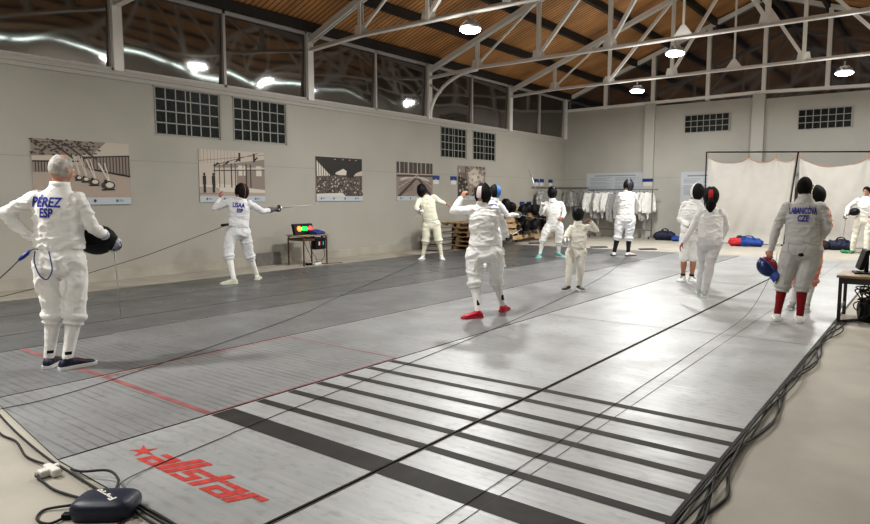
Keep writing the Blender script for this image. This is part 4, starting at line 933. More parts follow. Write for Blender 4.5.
def draw5(q, r):
    g = 'mid'; r(g, 0, 1, 0, 1); q('paper', (.4, .5), (.8, .35), (.95, .7), (.6, .95), (.35, .8)); q('dark', (0, .11), (.4, .11), (.32, .6), (0, .7))
    for k in range(60): blob(q, rp.choice(('dark', 'paper', 'mid')), rp.random(), .15 + rp.random()*.83, .035*rp.random() + .01, .05*rp.random() + .01, 6)
    for k in range(14): blob(q, rp.choice(('paper', 'mid', 'light')), .5 + .35*rp.random(), .5 + .35*rp.random(), .10*rp.random() + .03, .10*rp.random() + .02, 7)
    line(q, 'black', (.34, .1), (.26, .95), .02); line(q, 'dark', (.5, .12), (1, .55), .04); q('black', (.62, .11), (1, .11), (1, .42))
    for k in range(4): line(q, 'black', (.06 + k*.06, .5), (.06 + k*.06, .8), .02)
PZ0, PZ1 = K(1.50), K(2.635)
poster(4.33, 5.92, K(1.47), PZ1, draw1, 'sepia wall poster with crouching figures and railings, behind the grey-haired man')
poster(7.31, 8.88, PZ0, PZ1, draw2, 'sepia wall poster of an empty hall with columns and two standing figures')
poster(10.34, 11.88, PZ0, PZ1, draw3, 'sepia wall poster of a crowd under a dark roof, right of the scoring table')
poster(13.21, 14.77, PZ0, PZ1, draw4, 'brown wall poster of a hall in perspective, behind the cream-suited fencer')
poster(16.02, 17.52, PZ0, PZ1, draw5, 'grey wall poster partly hidden by the fencer in red shoes')
notice_paper = mat('notice_paper', (.50, .53, .57), .6); notice_ink = mat('notice_ink', (.22, .25, .30), .7)
def notice(x0, x1, z0, z1, label):
    t = empty('notice_board', (x0, YB, z0), 0, label, 'poster', 'text posters on the back wall'); w, h = x1 - x0, z1 - z0
    bm = bmesh.new(); box(bm, 0, w, -.012, -.004, 0, h)
    def r(u0, u1, v0, v1): poly(bm, [(u0*w, -.0128, v0*h), (u1*w, -.0128, v0*h), (u1*w, -.0128, v1*h), (u0*w, -.0128, v1*h)], 1)
    r(.15, .88, .86, .90)
    for k in range(13):
        v = .78 - k*.04
        if k in (4, 8): continue
        r(.07, .46 - .05*(k % 3), v, v + .012); r(.52, .93 - .06*(k % 2), v, v + .012)
    r(.07, .2, .06, .10); r(.8, .93, .05, .11)
    obj('print', bm, [notice_paper, notice_ink], t); return t
notice(-10.62, -8.45, K(1.66), K(2.56), 'pale text poster on the back wall above the clothes rack')
notice(-7.11, -5.65, K(1.30), K(2.53), 'pale text poster on the back wall beside the curtain')
tagblue = mat('tag_blue', (.012, .035, .20), .5); tagpaper = mat('tag_paper', (.62, .62, .60), .6)
def wall_tag(p, facing, label):
    t = empty('wall_sign', p, 0, label, 'sign', 'small blue topped signs on the walls'); bm = bmesh.new(); bm2 = bmesh.new()
    w = .16
    if facing == 'x':
        box(bm, 0, .008, -w, w, -.04, .05); box(bm, 0, .008, -w, -w*.25, -.07, -.04); box(bm, 0, .008, w*.25, w, -.07, -.04); box(bm2, 0, .005, -w*.8, w*.8, -.19, -.075)
    else:
        box(bm, -w*1.2, w*1.2, -.008, 0, -.05, .06); box(bm2, -w, w, -.005, 0, -.20, -.055)
    obj('header', bm, tagblue, t); obj('sheet', bm2, tagpaper, t)
for y, z, lab in ((14.95, K(2.22), 'small blue sign just right of the brown hall poster'), (15.81, K(2.22), 'small blue sign just left of the grey poster'),
                  (20.91, K(2.25), 'blue wall sign left of the raised blade, first of the row of three'), (21.3, K(2.25), 'blue wall sign in the middle of the row of three'), (21.98, K(2.25), 'blue wall sign at the corner end of the row of three'),
                  (19.89, K(1.37), 'low blue sign above the black masks on the left'), (20.39, K(1.37), 'low blue sign above the black masks on the right')):
    wall_tag((XL, y, z), 'x', lab)
wall_tag((-8.23, YB - .13, 2.06), 'y', 'blue sign on the pier of the back wall, above the clothes rack')
# ------------------------------------------------------------------ scoring table by the left wall
wood_top = mat('table_top', (.34, .25, .16), .5, noise_amt=.15, noise_scale=6); brown_metal = mat('brown_metal', (.10, .055, .028), .45)
def table(loc, sx, sy, h, label):
    """school desk: rounded board, tube legs and rails under the top"""
    t = empty('scoring_table', loc, 0, label, 'table'); bm = bmesh.new(); box(bm, -sx/2 - .03, sx/2 + .03, -sy/2 - .04, sy/2 + .04, h - .025, h, 0, .008); obj('table_top', bm, wood_top, t)
    for x in (-1, 1):
        for y in (-1, 1):
            bm = bmesh.new(); tube(bm, spline([(x*sx/2, y*sy/2, 0), (x*sx/2, y*sy/2, h*.6), (x*sx/2, y*sy/2, h - .09), (x*sx/2*.96, y*(sy/2 - .03), h - .03), (x*sx/2*.9, y*(sy/2 - .08), h - .026)], 4), .017, 8)
            ball(bm, (x*sx/2, y*sy/2, .012), (.022, .022, .012)); obj('leg', bm, brown_metal, t, True)
    bm = bmesh.new()
    for s in (-1, 1): bar(bm, (s*sx/2, -sy/2, h - .10), (s*sx/2, sy/2, h - .10), .02, .05); bar(bm, (-sx/2, s*sy/2, h - .10), (sx/2, s*sy/2, h - .10), .02, .05)
    obj('rail', bm, brown_metal, t); return t
TX, TY, TH = -10.91, 9.52, .66
table((TX, TY, 0), .50, .66, TH, 'small brown school desk carrying the lit scoring machine, by the left wall')
t = empty('scoring_machine', (TX - .02, TY - .08, TH), 0, 'black scoring machine with glowing red and green lights on the desk', 'scoring machine')
bm = bmesh.new(); vs_ = box(bm, -.045, .035, -.27, .27, .0, .235, 0, .012)
for v in bm.verts: v.co.x -= v.co.z*.28
obj('housing', bm, black_plastic, t)
def lampmat(n, c, s): return mat(n, c, .4, emit=c, estr=s)
def led(y, col, rad, nm):
    bm = bmesh.new()
    for dy in ([0] if nm != 'green' else [-.035, .04]): tube(bm, [(.035 - .13*.28, dy + y, .13), (.045 - .13*.28, dy + y, .133)], rad, 14)
    obj('light', bm, col, t, True)
led(-.13, lampmat('light_orange', (1., .16, .04), 3.2), .062, 'red'); led(.02, lampmat('light_green', (.02, .9, .12), 2.2), .048, 'green'); led(.185, lampmat('light_red', (1., .05, .04), 3.), .058, 'red')
t = empty('control_box', (TX + .14, TY + .16, TH), .25, 'blue slanted control box on the desk in front of the scoring machine', 'box'); bm = bmesh.new()
box(bm, -.10, .10, -.17, .17, 0, .055, 0, .012)
for v in bm.verts:
    if v.co.z > .03 and v.co.x < 0: v.co.z += .05
obj('housing', bm, blue_plastic, t); bm = bmesh.new()
for k in range(5): box(bm, .02, .05, -.13 + k*.058, -.095 + k*.058, .055, .066)
obj('buttons', bm, navy_plastic, t)
t = empty('power_unit', (TX + .22, TY + .13, TH - .32), 0, 'black box with coloured sockets hung under the scoring desk', 'box'); bm = bmesh.new(); box(bm, -.06, .06, -.15, .15, 0, .25, 0, .012); obj('housing', bm, black_plastic, t)
for y, m_ in ((-.05, white_plastic), (-.02, red_cloth), (.07, lampmat('cyan_label', (.05, .45, .6), .1))):
    bm = bmesh.new(); box(bm, .06, .066, y - .014, y + .014, .09, .17); obj('socket', bm, m_, t)
bm = bmesh.new(); bar(bm, (-.03, -.12, .25), (-.03, -.12, .30), .03); bar(bm, (-.03, .12, .25), (-.03, .12, .30), .03); obj('bracket', bm, black_plastic, t)
for i, (dy, lab) in enumerate(((-.16, 'black power strip on the floor under the scoring desk'), (-.03, 'white power strip on the floor under the scoring desk'))):
    t = empty('power_strip', (TX + .16 + .05*i, TY + dy + .1, 0), .3*i, lab, 'power strip'); bm = bmesh.new(); box(bm, -.04, .04, -.13, .13, 0, .05, 0, .008); obj('housing', bm, [black_plastic, white_plastic][i], t); bm = bmesh.new()
    for k in range(3): tube(bm, [(0, -.08 + k*.08, .05), (0, -.08 + k*.08, .058)], .022, 12)
    obj('socket', bm, [white_plastic, black_plastic][i], t)
def dangling(x, y, pts, lab, r=.006): cable('cable', [(x + a, y + b, c) for a, b, c in pts], r, lab)
dangling(TX, TY, [(.1, -.2, .55), (.18, -.2, .4), (.22, -.12, .2), (.25, -.1, .02), (.1, 0, .01)], 'cable hanging in a curve at the left of the scoring desk')
dangling(TX, TY, [(.05, .0, .6), (.16, -.05, .35), (.2, .05, .15), (.18, .12, .02)], 'cable hanging down the middle of the scoring desk')
dangling(TX, TY, [(.2, .25, .4), (.24, .28, .2), (.2, .2, .03), (.3, .42, .012), (.35, .7, .012)], 'cable falling at the right side of the scoring desk onto the floor')
t = empty('board', (XL + .03, 8.84, 0), 0, 'dark grey board leaning low against the wall left of the scoring desk', 'board'); bm = bmesh.new(); box(bm, .0, .025, -.28, .38, 0.001, .27, 0, .004)
for v in bm.verts: v.co.x += (.27 - v.co.z)*.15
obj('panel', bm, mat('board_grey', (.17, .16, .15), .7, noise_amt=.2, noise_scale=9), t)
# ------------------------------------------------------------------ pallets and masks by the left wall
pal_wood = mat('pallet_wood', (.36, .25, .14), .75, noise_amt=.3, noise_scale=5); pal_dark = mat('pallet_grey', (.22, .19, .16), .8, noise_amt=.3, noise_scale=5)
def make_pallet(m):
    t = empty('pallet'); bm = bmesh.new()
    for k in range(6): x = -.5 + k*.2; box(bm, x - .07, x + .07, -.6, .6, .105, .125)
    obj('deck', bm, m, t); bm = bmesh.new()
    for x in (-.47, 0, .47):
        for y in (-.5, 0, .5): box(bm, x - .05, x + .05, y - .07, y + .07, .02, .10)
        box(bm, x - .05, x + .05, -.6, .6, 0, .02)
    for y in (-.5, 0, .5): box(bm, -.57, .57, y - .05, y + .05, .085, .105)
    obj('blocks', bm, m, t); return t
pal = make_pallet(pal_wood); first = True
def put_pallet(loc, rot, lab, group, s=1.):
    global first
    o = pal if first else copy_tree(pal); first = False
    o.location = loc; o.rotation_euler = rot; o.scale = (s, s, s)
    tag(o, lab, 'pallet', group)
for k, nm in enumerate(('lowest', 'second from the floor', 'third from the floor', 'fourth from the floor', 'fifth from the floor', 'topmost')):
    put_pallet((-10.72 + .02*(k % 2), 15.35 + .03*(k % 3), .126*k), (0, 0, .05*(k % 3) - .04), 'wooden pallet in the stack behind the fencer in red shoes, ' + nm, 'stacked pallets', 1.0)
put_pallet((-10.72, 17.35, .60), (0, math.radians(64), 0), 'wooden pallet leaning below the black masks, right of the stack', 'leaning pallets')
put_pallet((-11.0, 18.75, .60), (0, math.radians(66), .1), 'wooden pallet leaning behind the raised arm with the white glove', 'leaning pallets')
put_pallet((-11.05, 20.05, .53), (0, math.radians(66), -.05), 'wooden pallet leaning nearest the corner, under the black masks', 'leaning pallets')
t = empty('crate', (-10.9, 14.2, 0), .1, 'grey plastic crate stack left of the wooden pallets', 'crate'); bm = bmesh.new()
for k in range(4): box(bm, -.3, .3, -.28, .28, .02 + k*.17, .15 + k*.17, 0, .02); box(bm, -.33, .33, -.31, .31, .15 + k*.17, .17 + k*.17)
obj('tub', bm, mat('crate_grey', (.30, .28, .25), .6), t)
proto = None
heap = [(-10.62, 16.65, .98), (-10.85, 17.0, 1.16), (-10.60, 17.3, 1.22), (-10.7, 17.75, 1.14), (-10.55, 18.15, .82), (-10.7, 18.5, 1.02), (-10.8, 18.95, 1.10), (-10.75, 19.4, 1.06), (-10.6, 18.55, .55), (-10.6, 19.0, .52), (-10.7, 19.45, .60), (-10.65, 19.9, .62), (-10.9, 19.9, 1.02), (-10.75, 20.3, .55), (-10.6, 17.95, .38), (-10.6, 16.75, .28)]
HL = ['topmost black mask heaped above the pallet stack', 'black mask in the heap under the left low blue sign', 'black mask lying highest by the white glove', 'black mask behind the white glove', 'black mask in the upper row, first from the glove', 'black mask in the upper row, second from the glove', 'black mask in the upper row, third from the glove', 'black mask in the upper row, fourth from the glove',
      'black mask in the lower row, first from the left', 'black mask in the lower row, second from the left', 'black mask in the lower row, third from the left', 'black mask in the lower row, fourth from the left', 'black mask at the corner end of the upper row', 'black mask at the corner end of the lower row', 'black mask hanging low between the leaning pallets', 'black mask low beside the pallet stack']
for k, (x, y, z) in enumerate(heap):
    if k == 0: proto = o = empty('fencing_mask'); mask_parts(o, (0, 0, 0), (.8, -.3, -.2), 1.3, (0, 0, 1), as_part=False, bib=mat('mask_bib_black', (.03, .03, .032), .7), back=False)
    else: o = copy_tree(proto)
    o.location = (x, y, z); o.rotation_euler = (rp.uniform(-.9, .9), rp.uniform(-.9, .9), rp.uniform(-1.2, 1.2)); tag(o, HL[k], 'mask', 'spare masks on the pallets')
# ------------------------------------------------------------------ clothes rack and hanging jackets
t = empty('clothes_rack', (-9.0, 22.62, 0), 0, 'long grey clothes rack on castors against the back wall', 'clothes rack')
grey_tube = mat('rack_tube', (.20, .20, .20), .4, .5)
bm = bmesh.new(); tube(bm, [(-1.3, 0, 1.73), (1.3, 0, 1.73)], .02, 8); obj('hanging_rail', bm, grey_tube, t, True)
bm = bmesh.new(); tube(bm, [(-1.05, 0, .30), (1.1, 0, .30)], .018, 8); obj('lower_rail', bm, grey_tube, t, True)
for x in (-1.1, 1.1):
    bm = bmesh.new(); tube(bm, [(x, 0, .08), (x, 0, 1.73)], .02, 8); obj('upright', bm, grey_tube, t, True)
    bm = bmesh.new(); tube(bm, [(x, -.28, .08), (x, .28, .08)], .02, 8); obj('foot', bm, grey_tube, t, True)
    for y in (-.25, .25):
        bm = bmesh.new(); ball(bm, (x, y, .034), (.022, .034, .034)); obj('castor', bm, black_rubber, t, True)
def garment_mesh(seed):
    bm = bmesh.new()
    tube(bm, [(0, 0, -.08), (0, 0, -.14), (0, 0, -.26), (0, 0, -.5), (.01, 0, -.68)], [(.06, .05), (.16, .07), (.19, .085), (.18, .085), (.19, .09)], 16, up=(0, 1, 0))
    for s in (-1, 1): chain(bm, [(s*.17, 0, -.15), (s*.24, .01, -.36), (s*.25, -.03, -.62)], [.07, .062, .045])
    chain(bm, [(.02, 0, -.68), (.05, .02, -.80), (.02, 0, -.86)], [.06, .03, .02])
    return fuse(bm, .016, 4, .014, 8, (1.3, 1, .6), seed)
def hang(x, y, z, rz, m, label, me, cat='jacket', group='fencing jackets on hangers', s=1., sz=1.):
    t = empty('hanging_jacket', (x, y, z), rz, label, cat, group); t.scale = (s, s, s*sz)
    o = bpy.data.objects.new('fencing_jacket', me.copy()); link(o, t); o.data.materials.clear(); o.data.materials.append(m); o.data.polygons.foreach_set('use_smooth', [True]*len(o.data.polygons))
    bm = bmesh.new(); tube(bm, spline([(.17, 0, -.15), (0, 0, -.07), (-.17, 0, -.15)], 5), .008, 6)
    tube(bm, [(0, 0, -.07), (0, 0, -.02), (0, .02, .0), (0, .035, -.015)], .004, 6); obj('hanger', bm, dark_steel, t, True)
gm = [garment_mesh(k) for k in range(3)]
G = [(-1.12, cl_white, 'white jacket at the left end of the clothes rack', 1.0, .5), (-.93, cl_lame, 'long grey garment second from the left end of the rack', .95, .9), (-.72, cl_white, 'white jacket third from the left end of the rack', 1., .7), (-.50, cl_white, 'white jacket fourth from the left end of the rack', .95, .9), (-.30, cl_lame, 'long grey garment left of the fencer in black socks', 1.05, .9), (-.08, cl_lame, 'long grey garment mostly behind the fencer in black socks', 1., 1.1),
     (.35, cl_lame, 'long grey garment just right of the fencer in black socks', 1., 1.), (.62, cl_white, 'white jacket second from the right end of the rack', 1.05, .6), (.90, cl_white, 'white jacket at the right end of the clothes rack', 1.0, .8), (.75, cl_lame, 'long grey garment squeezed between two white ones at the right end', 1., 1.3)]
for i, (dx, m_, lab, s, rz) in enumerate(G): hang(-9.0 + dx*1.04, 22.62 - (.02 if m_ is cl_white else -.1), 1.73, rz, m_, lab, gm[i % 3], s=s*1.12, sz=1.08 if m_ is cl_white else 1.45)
lame = mat('silver_lame', (.34, .34, .33), .4, .35, noise_amt=.25, noise_scale=12, bump=.5, bump_scale=18)
hang(-11.30, 20.9, 1.78, 1.4, lame, 'silver jacket hung on the left wall beside the raised blade', gm[1], group='silver jackets in the corner', s=1.05)
hang(-11.2, 22.95, 1.80, .1, lame, 'silver jacket in the corner, right behind the turquoise-shoed fencer', gm[0], group='silver jackets in the corner', s=1.05)
hang(-10.75, 22.95, 1.78, -.1, lame, 'silver jacket next to the corner, closest to the clothes rack', gm[2], group='silver jackets in the corner')
bm = bmesh.new(); bar(bm, (XL + .02, YB - .06, 1.82), (-10.5, YB - .06, 1.82), .015, .03); bar(bm, (XL + .05, 20.5, 1.82), (XL + .05, YB - .05, 1.82), .015, .03)
tag(obj('coat_rail', bm, grey_tube), 'thin rail in the back left corner carrying silver jackets', 'rail')
# ------------------------------------------------------------------ white curtain on a dark frame
t = empty('pipe_stand', (0, 22.0, 0), 0, 'thin black pipe frame of the white curtain', 'frame')
bm = bmesh.new(); tube(bm, [(-5.97, 0, 2.90), (-3.42, 0, 2.80), (1.6, 0, 2.60)], .02, 8); obj('top_pipe', bm, black_plastic, t, True)
for a, b in (((-5.97, 0, 0), (-5.97, 0, 2.9)), ((-3.62, -.02, 0), (-3.36, 0, 2.80)), ((1.5, 0, 0), (1.5, 0, 2.6))):
    bm = bmesh.new(); tube(bm, [a, b], .02, 8); bar(bm, (a[0], -.3, .02), (a[0], .3, .02), .05, .03); obj('upright', bm, black_plastic, t, True)
sheet_m = mat('curtain_cloth', (.50, .485, .455), .85, noise_amt=.04, noise_scale=3, bump=.2, bump_scale=4); orange_hem = mat('orange_hem', (.52, .26, .12), .7)
def curtain(x0, x1, ties, label, seed):
    t = empty('curtain', (0, 22.03, 0), 0, label, 'curtain', 'white sheets hung from the pipe frame')
    nx, nz = 150, 30; bm = bmesh.new(); g = []
    def top(x):
        z = 2.80 - (x + 5.97)*.04
        for a, b in zip(ties, ties[1:]):
            if a <= x <= b:
                s = (x - a)/(b - a); return z - .06 - (.05 + .13*(b - a))*(4*s*(1 - s))**.8
        return z - .06
    for i in range(nx + 1):
        x = x0 + (x1 - x0)*i/nx; zt = top(x); col = []
        near_tie = min(abs(x - q) for q in ties)
        for j in range(nz + 1):
            s = j/nz; z = .02 + (zt - .02)*(1 - s)
            y = .13*noise.noise(V((x*1.1 + .5*z, z*.35, seed))) + .07*noise.noise(V((x*4 - z*1.2, z*.5, seed + 3)))*s
            for q in ties:
                r_ = x - q; dn = zt - z
                y += .030*math.exp(-(r_/(.10 + .45*dn))**2)*math.cos(r_*26/(1 + 2.6*dn))*math.exp(-dn*.7)
            if z < .35: y -= (.35 - z)**2*.9
            col.append(bm.verts.new((x, y, z)))
        g.append(col)
    for i in range(nx):
        for j in range(nz): bm.faces.new((g[i][j], g[i+1][j], g[i+1][j+1], g[i][j+1]))
    obj('sheet', bm, sheet_m, t, True)
    bm = bmesh.new(); tube(bm, [(x0 + (x1 - x0)*i/60, -.012, top(x0 + (x1 - x0)*i/60)) for i in range(61)], .009, 6); obj('hem', bm, orange_hem, t, True)
    for q in ties:
        bm = bmesh.new(); z = 2.80 - (q + 5.97)*.04; tube(bm, [(q, -.01, z - .07), (q, -.035, z + .06)], .012, 6); obj('tie', bm, orange_hem, t, True)
curtain(-5.92, -3.42, [-5.92, -4.72, -3.95, -3.42], 'large white sheet curtain on the left half of the pipe frame', 1.)
curtain(-3.32, 1.45, [-3.32, -1.62, -.2, 1.45], 'large white sheet curtain on the right half, behind the grey-suited fencer', 5.)
# ------------------------------------------------------------------ bags on the floor
def bag(loc, rz, L_, W_, H_, m, label, seed, extra=(), strap=True):
    t = empty('sports_bag', loc, rz, label, 'bag', 'bags lying along the back wall'); bm = bmesh.new()
    chain(bm, [(-L_*.36, 0, H_*.45), (0, .02, H_*.5), (L_*.36, 0, H_*.42)], [H_*.45, H_*.5, H_*.42])
    tube(bm, [(-L_*.42, 0, H_*.40), (L_*.42, 0, H_*.40)], [(W_*.42, H_*.40)]*2, 14, up=(0, 0, 1)); 
    me = fuse(bm, .018, 4, .025, 6, (1, 1, 1), seed)
    for v in me.vertices: v.co.z = max(v.co.z, .003)
    mesh_obj('body', me, m, t)
    for dx, dy, dz, r_, em in extra:
        bm = bmesh.new(); chain(bm, [(dx - r_*.6, dy, dz), (dx + r_*.6, dy, dz)], [r_, r_*.9]); me = fuse(bm, .016, 3, .02, 8, (1, 1, 1), seed + dx)
        for v in me.vertices: v.co.z = max(v.co.z, .003)
        mesh_obj('pocket', me, em, t)
    if strap:
        for s in (-1, 1):
            bm = bmesh.new(); tube(bm, spline([(-L_*.2, s*W_*.3, H_*.8), (-L_*.1, s*W_*.15, H_*1.12), (L_*.1, s*W_*.15, H_*1.12), (L_*.2, s*W_*.3, H_*.8)], 5), .014, 6); obj('handle', bm, m, t, True)
navy = mat('navy_cloth', (.012, .016, .045), .7, bump=.3, bump_scale=20); royal = mat('royal_blue_cloth', (.015, .06, .28), .65, bump=.3, bump_scale=20); blk_cloth = mat('black_cloth', (.015, .015, .017), .75, bump=.3, bump_scale=20)
bag((-7.28, 22.2, 0), .1, .62, .34, .34, navy, 'dark navy sports bag on the floor left of the bare-shinned fencer', 1)
bag((-6.78, 21.9, 0), .3, .34, .22, .18, royal, 'small blue bag beside the dark navy one', 2, strap=False)
bag((-4.38, 20.9, 0), .15, .85, .36, .27, royal, 'bright blue bag with red end lying before the curtain', 3, extra=((-.34, -.05, .13, .13, red_cloth), (-.2, .12, .22, .1, blk_cloth)))
bag((-2.62, 20.9, 0), -.1, .62, .36, .30, blk_cloth, 'black bag before the curtain, right of the grey-suited fencer', 4)
bag((-2.05, 21.0, 0), .2, .62, .36, .30, navy, 'dark blue bag next to the feet of the person at the right edge', 5)
bag((-1.78, 19.85, 0), .2, .34, .2, .10, mat('green_cloth', (.03, .20, .07), .7), 'flat green bag at the feet of the person at the right edge', 6, strap=False)
plate = mat('floor_plate', (.035, .035, .035), .5)
for x, y, rz, lab in ((-10.0, 18.2, .9, 'dark flat plate on the floor at the far left piste end'), (-6.35, 17.95, .75, 'dark flat plate on the floor right of the fencer in black socks'), (-7.75, 17.85, .7, 'dark flat plate on the floor behind the child')):
    bm = bmesh.new(); box(bm, -.24, .24, -.09, .09, .001, .03, 0, .008); box(bm, -.2, .2, -.05, .05, .03, .036)
    o = tag(obj('cable_cover', bm, plate), lab, 'cable cover', 'flat plates at the piste ends'); o.location = (x, y, .0); o.rotation_euler.z = rz
# ------------------------------------------------------------------ table at the right edge
t = empty('scoring_table', (-.42, 9.22, 0), 0, 'low wooden table with tangled cables under it, cut off by the right edge', 'table'); H_ = .55
bm = bmesh.new(); box(bm, -.47, .55, -.33, .35, H_ - .03, H_, 0, .006); obj('table_top', bm, wood_top, t)
for x in (-.43, .5):
    for y in (-.28, .30):
        bm = bmesh.new(); bar(bm, (x, y, 0), (x, y, H_ - .03), .035, .035, (0, 1, 0)); obj('leg', bm, dark_steel, t)
bm = bmesh.new(); bar(bm, (-.43, -.28, H_ - .07), (.5, -.28, H_ - .07), .03, .06); bar(bm, (-.43, .3, H_ - .07), (.5, .3, H_ - .07), .03, .06); bar(bm, (-.43, -.28, H_ - .07), (-.43, .3, H_ - .07), .03, .06); bar(bm, (-.43, -.28, .15), (-.43, .3, .15), .025, .03); obj('rail', bm, dark_steel, t)
t = empty('monitor', (-.70, 9.30, H_), math.radians(12), 'black monitor seen edge-on on the table at the right edge', 'monitor')
bm = bmesh.new(); box(bm, -.025, .025, -.17, .17, .05, .29, 0, .012)
for v in bm.verts: v.co.x += (v.co.z - .06)*.28
obj('screen', bm, black_plastic, t)
bm = bmesh.new(); bar(bm, (.07, 0, .01), (.07, 0, .2), .06, .04, (1, 0, 0)); obj('stand', bm, black_plastic, t)
bm = bmesh.new(); box(bm, -.06, .15, -.13, .13, 0, .018, 0, .006); obj('base', bm, black_plastic, t)
t = empty('cable_reel', (-.55, 9.15, 0), .3, 'black reel box standing under the table at the right edge', 'reel'); bm = bmesh.new(); box(bm, -.11, .11, -.15, .15, .0, .26, 0, .03)
for v in bm.verts: v.co.x += v.co.z*.12
obj('housing', bm, black_plastic, t); bm = bmesh.new(); tube(bm, [(-.1, 0, .13), (-.125, 0, .13)], .09, 18); obj('drum', bm, black_rubber, t)
t = empty('power_box', (-.25, 9.1, 0), 0, 'flat black power box on the floor under the table at the right edge', 'box'); bm = bmesh.new(); box(bm, -.2, .2, -.12, .12, 0, .09, 0, .015); obj('housing', bm, black_plastic, t); bm = bmesh.new(); box(bm, -.1, .1, -.06, .06, .09, .1); obj('lid', bm, black_rubber, t)
rc = random.Random(11)
LBL = ['outermost loop', 'widest loop', 'lowest loop', 'tightest loop', 'leftmost strand', 'longest strand', 'slack strand', 'steep strand', 'strand by the near leg', 'strand behind the reel box', 'strand over the power box', 'knotted strand']
for k in range(12):
    pts = [(-.62 + rc.uniform(0, .15), 9.12 + rc.uniform(-.12, .12), H_ - .08)] + [(-.50 + rc.uniform(-.2, .5), 9.05 + rc.uniform(-.15, .2), rc.uniform(.06, .45)) for _ in range(6)] + [(-.3 + rc.uniform(-.2, .3), 9.1, .10)]
    cable('cable', pts, .007, 'black cable in the tangle under the right table, ' + LBL[k], group='cables tangled under the right table')
# ------------------------------------------------------------------ foreground: reel, plug and cables
t = empty('cable_reel', (-2.99, 1.35, .0), math.radians(40), 'dark navy plastic reel box with white lettering in the near left corner', 'reel')
bm = bmesh.new(); N = 28; rings = []
for z, k in ((.002, .88), (.015, .96), (.05, 1.0), (.075, .985), (.092, .93), (.103, .84), (.112, .62), (.116, .3)):
    r_ = []
    for j in range(N):
        a = 2*PI*j/N; cx, sy = math.cos(a), math.sin(a)
        r_.append(bm.verts.new((math.copysign(abs(cx)**.48, cx)*.19*k, math.copysign(abs(sy)**.48, sy)*.135*k, z)))
    rings.append(r_)
for a, b in zip(rings, rings[1:]):
    for j in range(N): bm.faces.new((a[j], a[(j+1) % N], b[(j+1) % N], b[j]))
bm.faces.new(rings[0][::-1]); bm.faces.new(rings[-1])
bmesh.ops.recalc_face_normals(bm, faces=bm.faces); tree = BVHTree.FromBMesh(bm)
tb = text_bm('Favero', .06, 1.0, .003)
for v in tb.verts:
    q = V((-v.co.x*1.25, -v.co.y*.95, .3)); rr = Matrix.Rotation(math.radians(-40), 3, 'Z') @ q; hit = tree.ray_cast(V((rr.x, rr.y, .3)), V((0, 0, -1))); v.co = (hit[0] if hit[0] else V((rr.x, rr.y, .122))) + V((0, 0, .002))
join_bm(bm, tb, None, 1); me = bpy.data.meshes.new('reel'); bm.to_mesh(me); bm.free()
mesh_obj('housing', me, [navy_plastic, white_plastic], t)
bm = bmesh.new(); box(bm, -.235, -.18, -.085, -.035, .0, .035, 0, .008); obj('plug', bm, black_plastic, t); t.scale = (.76, .76, .82)
t = empty('power_adaptor', (-3.655, 1.378, 0), .0, 'white T-shaped power adaptor on the floor beside the piste corner', 'adaptor')
bm = bmesh.new(); box(bm, -.085, .085, -.028, .028, .004, .058, 0, .014); box(bm, -.035, .035, -.085, .03, .004, .055, 0, .014); box(bm, -.06, -.02, .02, .06, .004, .05, 0, .01); obj('housing', bm, white_plastic, t)
for a_, b_ in (((-.085, 0, .03), (-.105, 0, .03)), ((0, -.085, .03), (0, -.1, .03))):
    bm = bmesh.new(); tube(bm, [a_, b_], .02, 12); obj('socket', bm, mat('socket_grey', (.45, .44, .42), .5), t)
t.scale = (.8, .8, .8)
R1 = .0068
cable('cable', [(-6.2, 1.76, .01), (-5.2, 1.60, .01), (-4.5, 1.50, .012), (-3.9, 1.445, .012), (-3.55, 1.435, .014), (-3.14, 1.42, .02)], R1, 'black cable along the near left edge of the pistes, closest to the metal', group='cables in the near left corner')
cable('cable', [(-6.2, 1.70, .01), (-5.1, 1.55, .01), (-4.55, 1.43, .012), (-4.3, 1.435, .012), (-4.0, 1.38, .012), (-3.77, 1.395, .02)], R1, 'black cable along the near left edge, farther from the metal, ending at the adaptor', group='cables in the near left corner')
cable('cable', [(-3.66, 1.30, .02), (-3.55, 1.30, .01), (-3.40, 1.30, .01), (-3.15, 1.34, .02)], R1, 'black cable curving from the white adaptor to the reel', group='cables in the near left corner')
cable('cable', [(-3.62, 1.46, .01), (-3.48, 1.46, .035), (-3.33, 1.52, .06), (-3.20, 1.51, .05), (-3.12, 1.45, .03)], R1, 'black cable rising in a small loop behind the reel', group='cables in the near left corner')
cable('cable', [(-3.17, 1.27, .018), (-3.24, 1.18, .009), (-3.17, 1.12, .009), (-3.08, 1.14, .009), (-3.09, 1.23, .014)], R1*.9, 'black cable loop in front of the reel', group='cables in the near left corner')
for k, (dy, lab) in enumerate(((0, 'upper'), (.025, 'middle'), (-.03, 'lower'))):
    cable('cable', [(-2.95, 1.44 + dy*.3, .03), (-2.8, 1.455 + dy, .012), (-2.5, 1.45 + dy, .012), (-2.0, 1.44 + dy*1.5, .012), (-1.2, 1.42, .012)], R1, 'black cable leaving the reel to the right, %s of three' % lab, group='cables in the near left corner')
cable('cable', [(-2.93, 1.40, .03), (-2.86, 1.38, .01), (-2.82, 1.30, .009), (-2.8, 1.2, .009)], R1*.8, 'black cable dropping off the right side of the reel', group='cables in the near left corner')
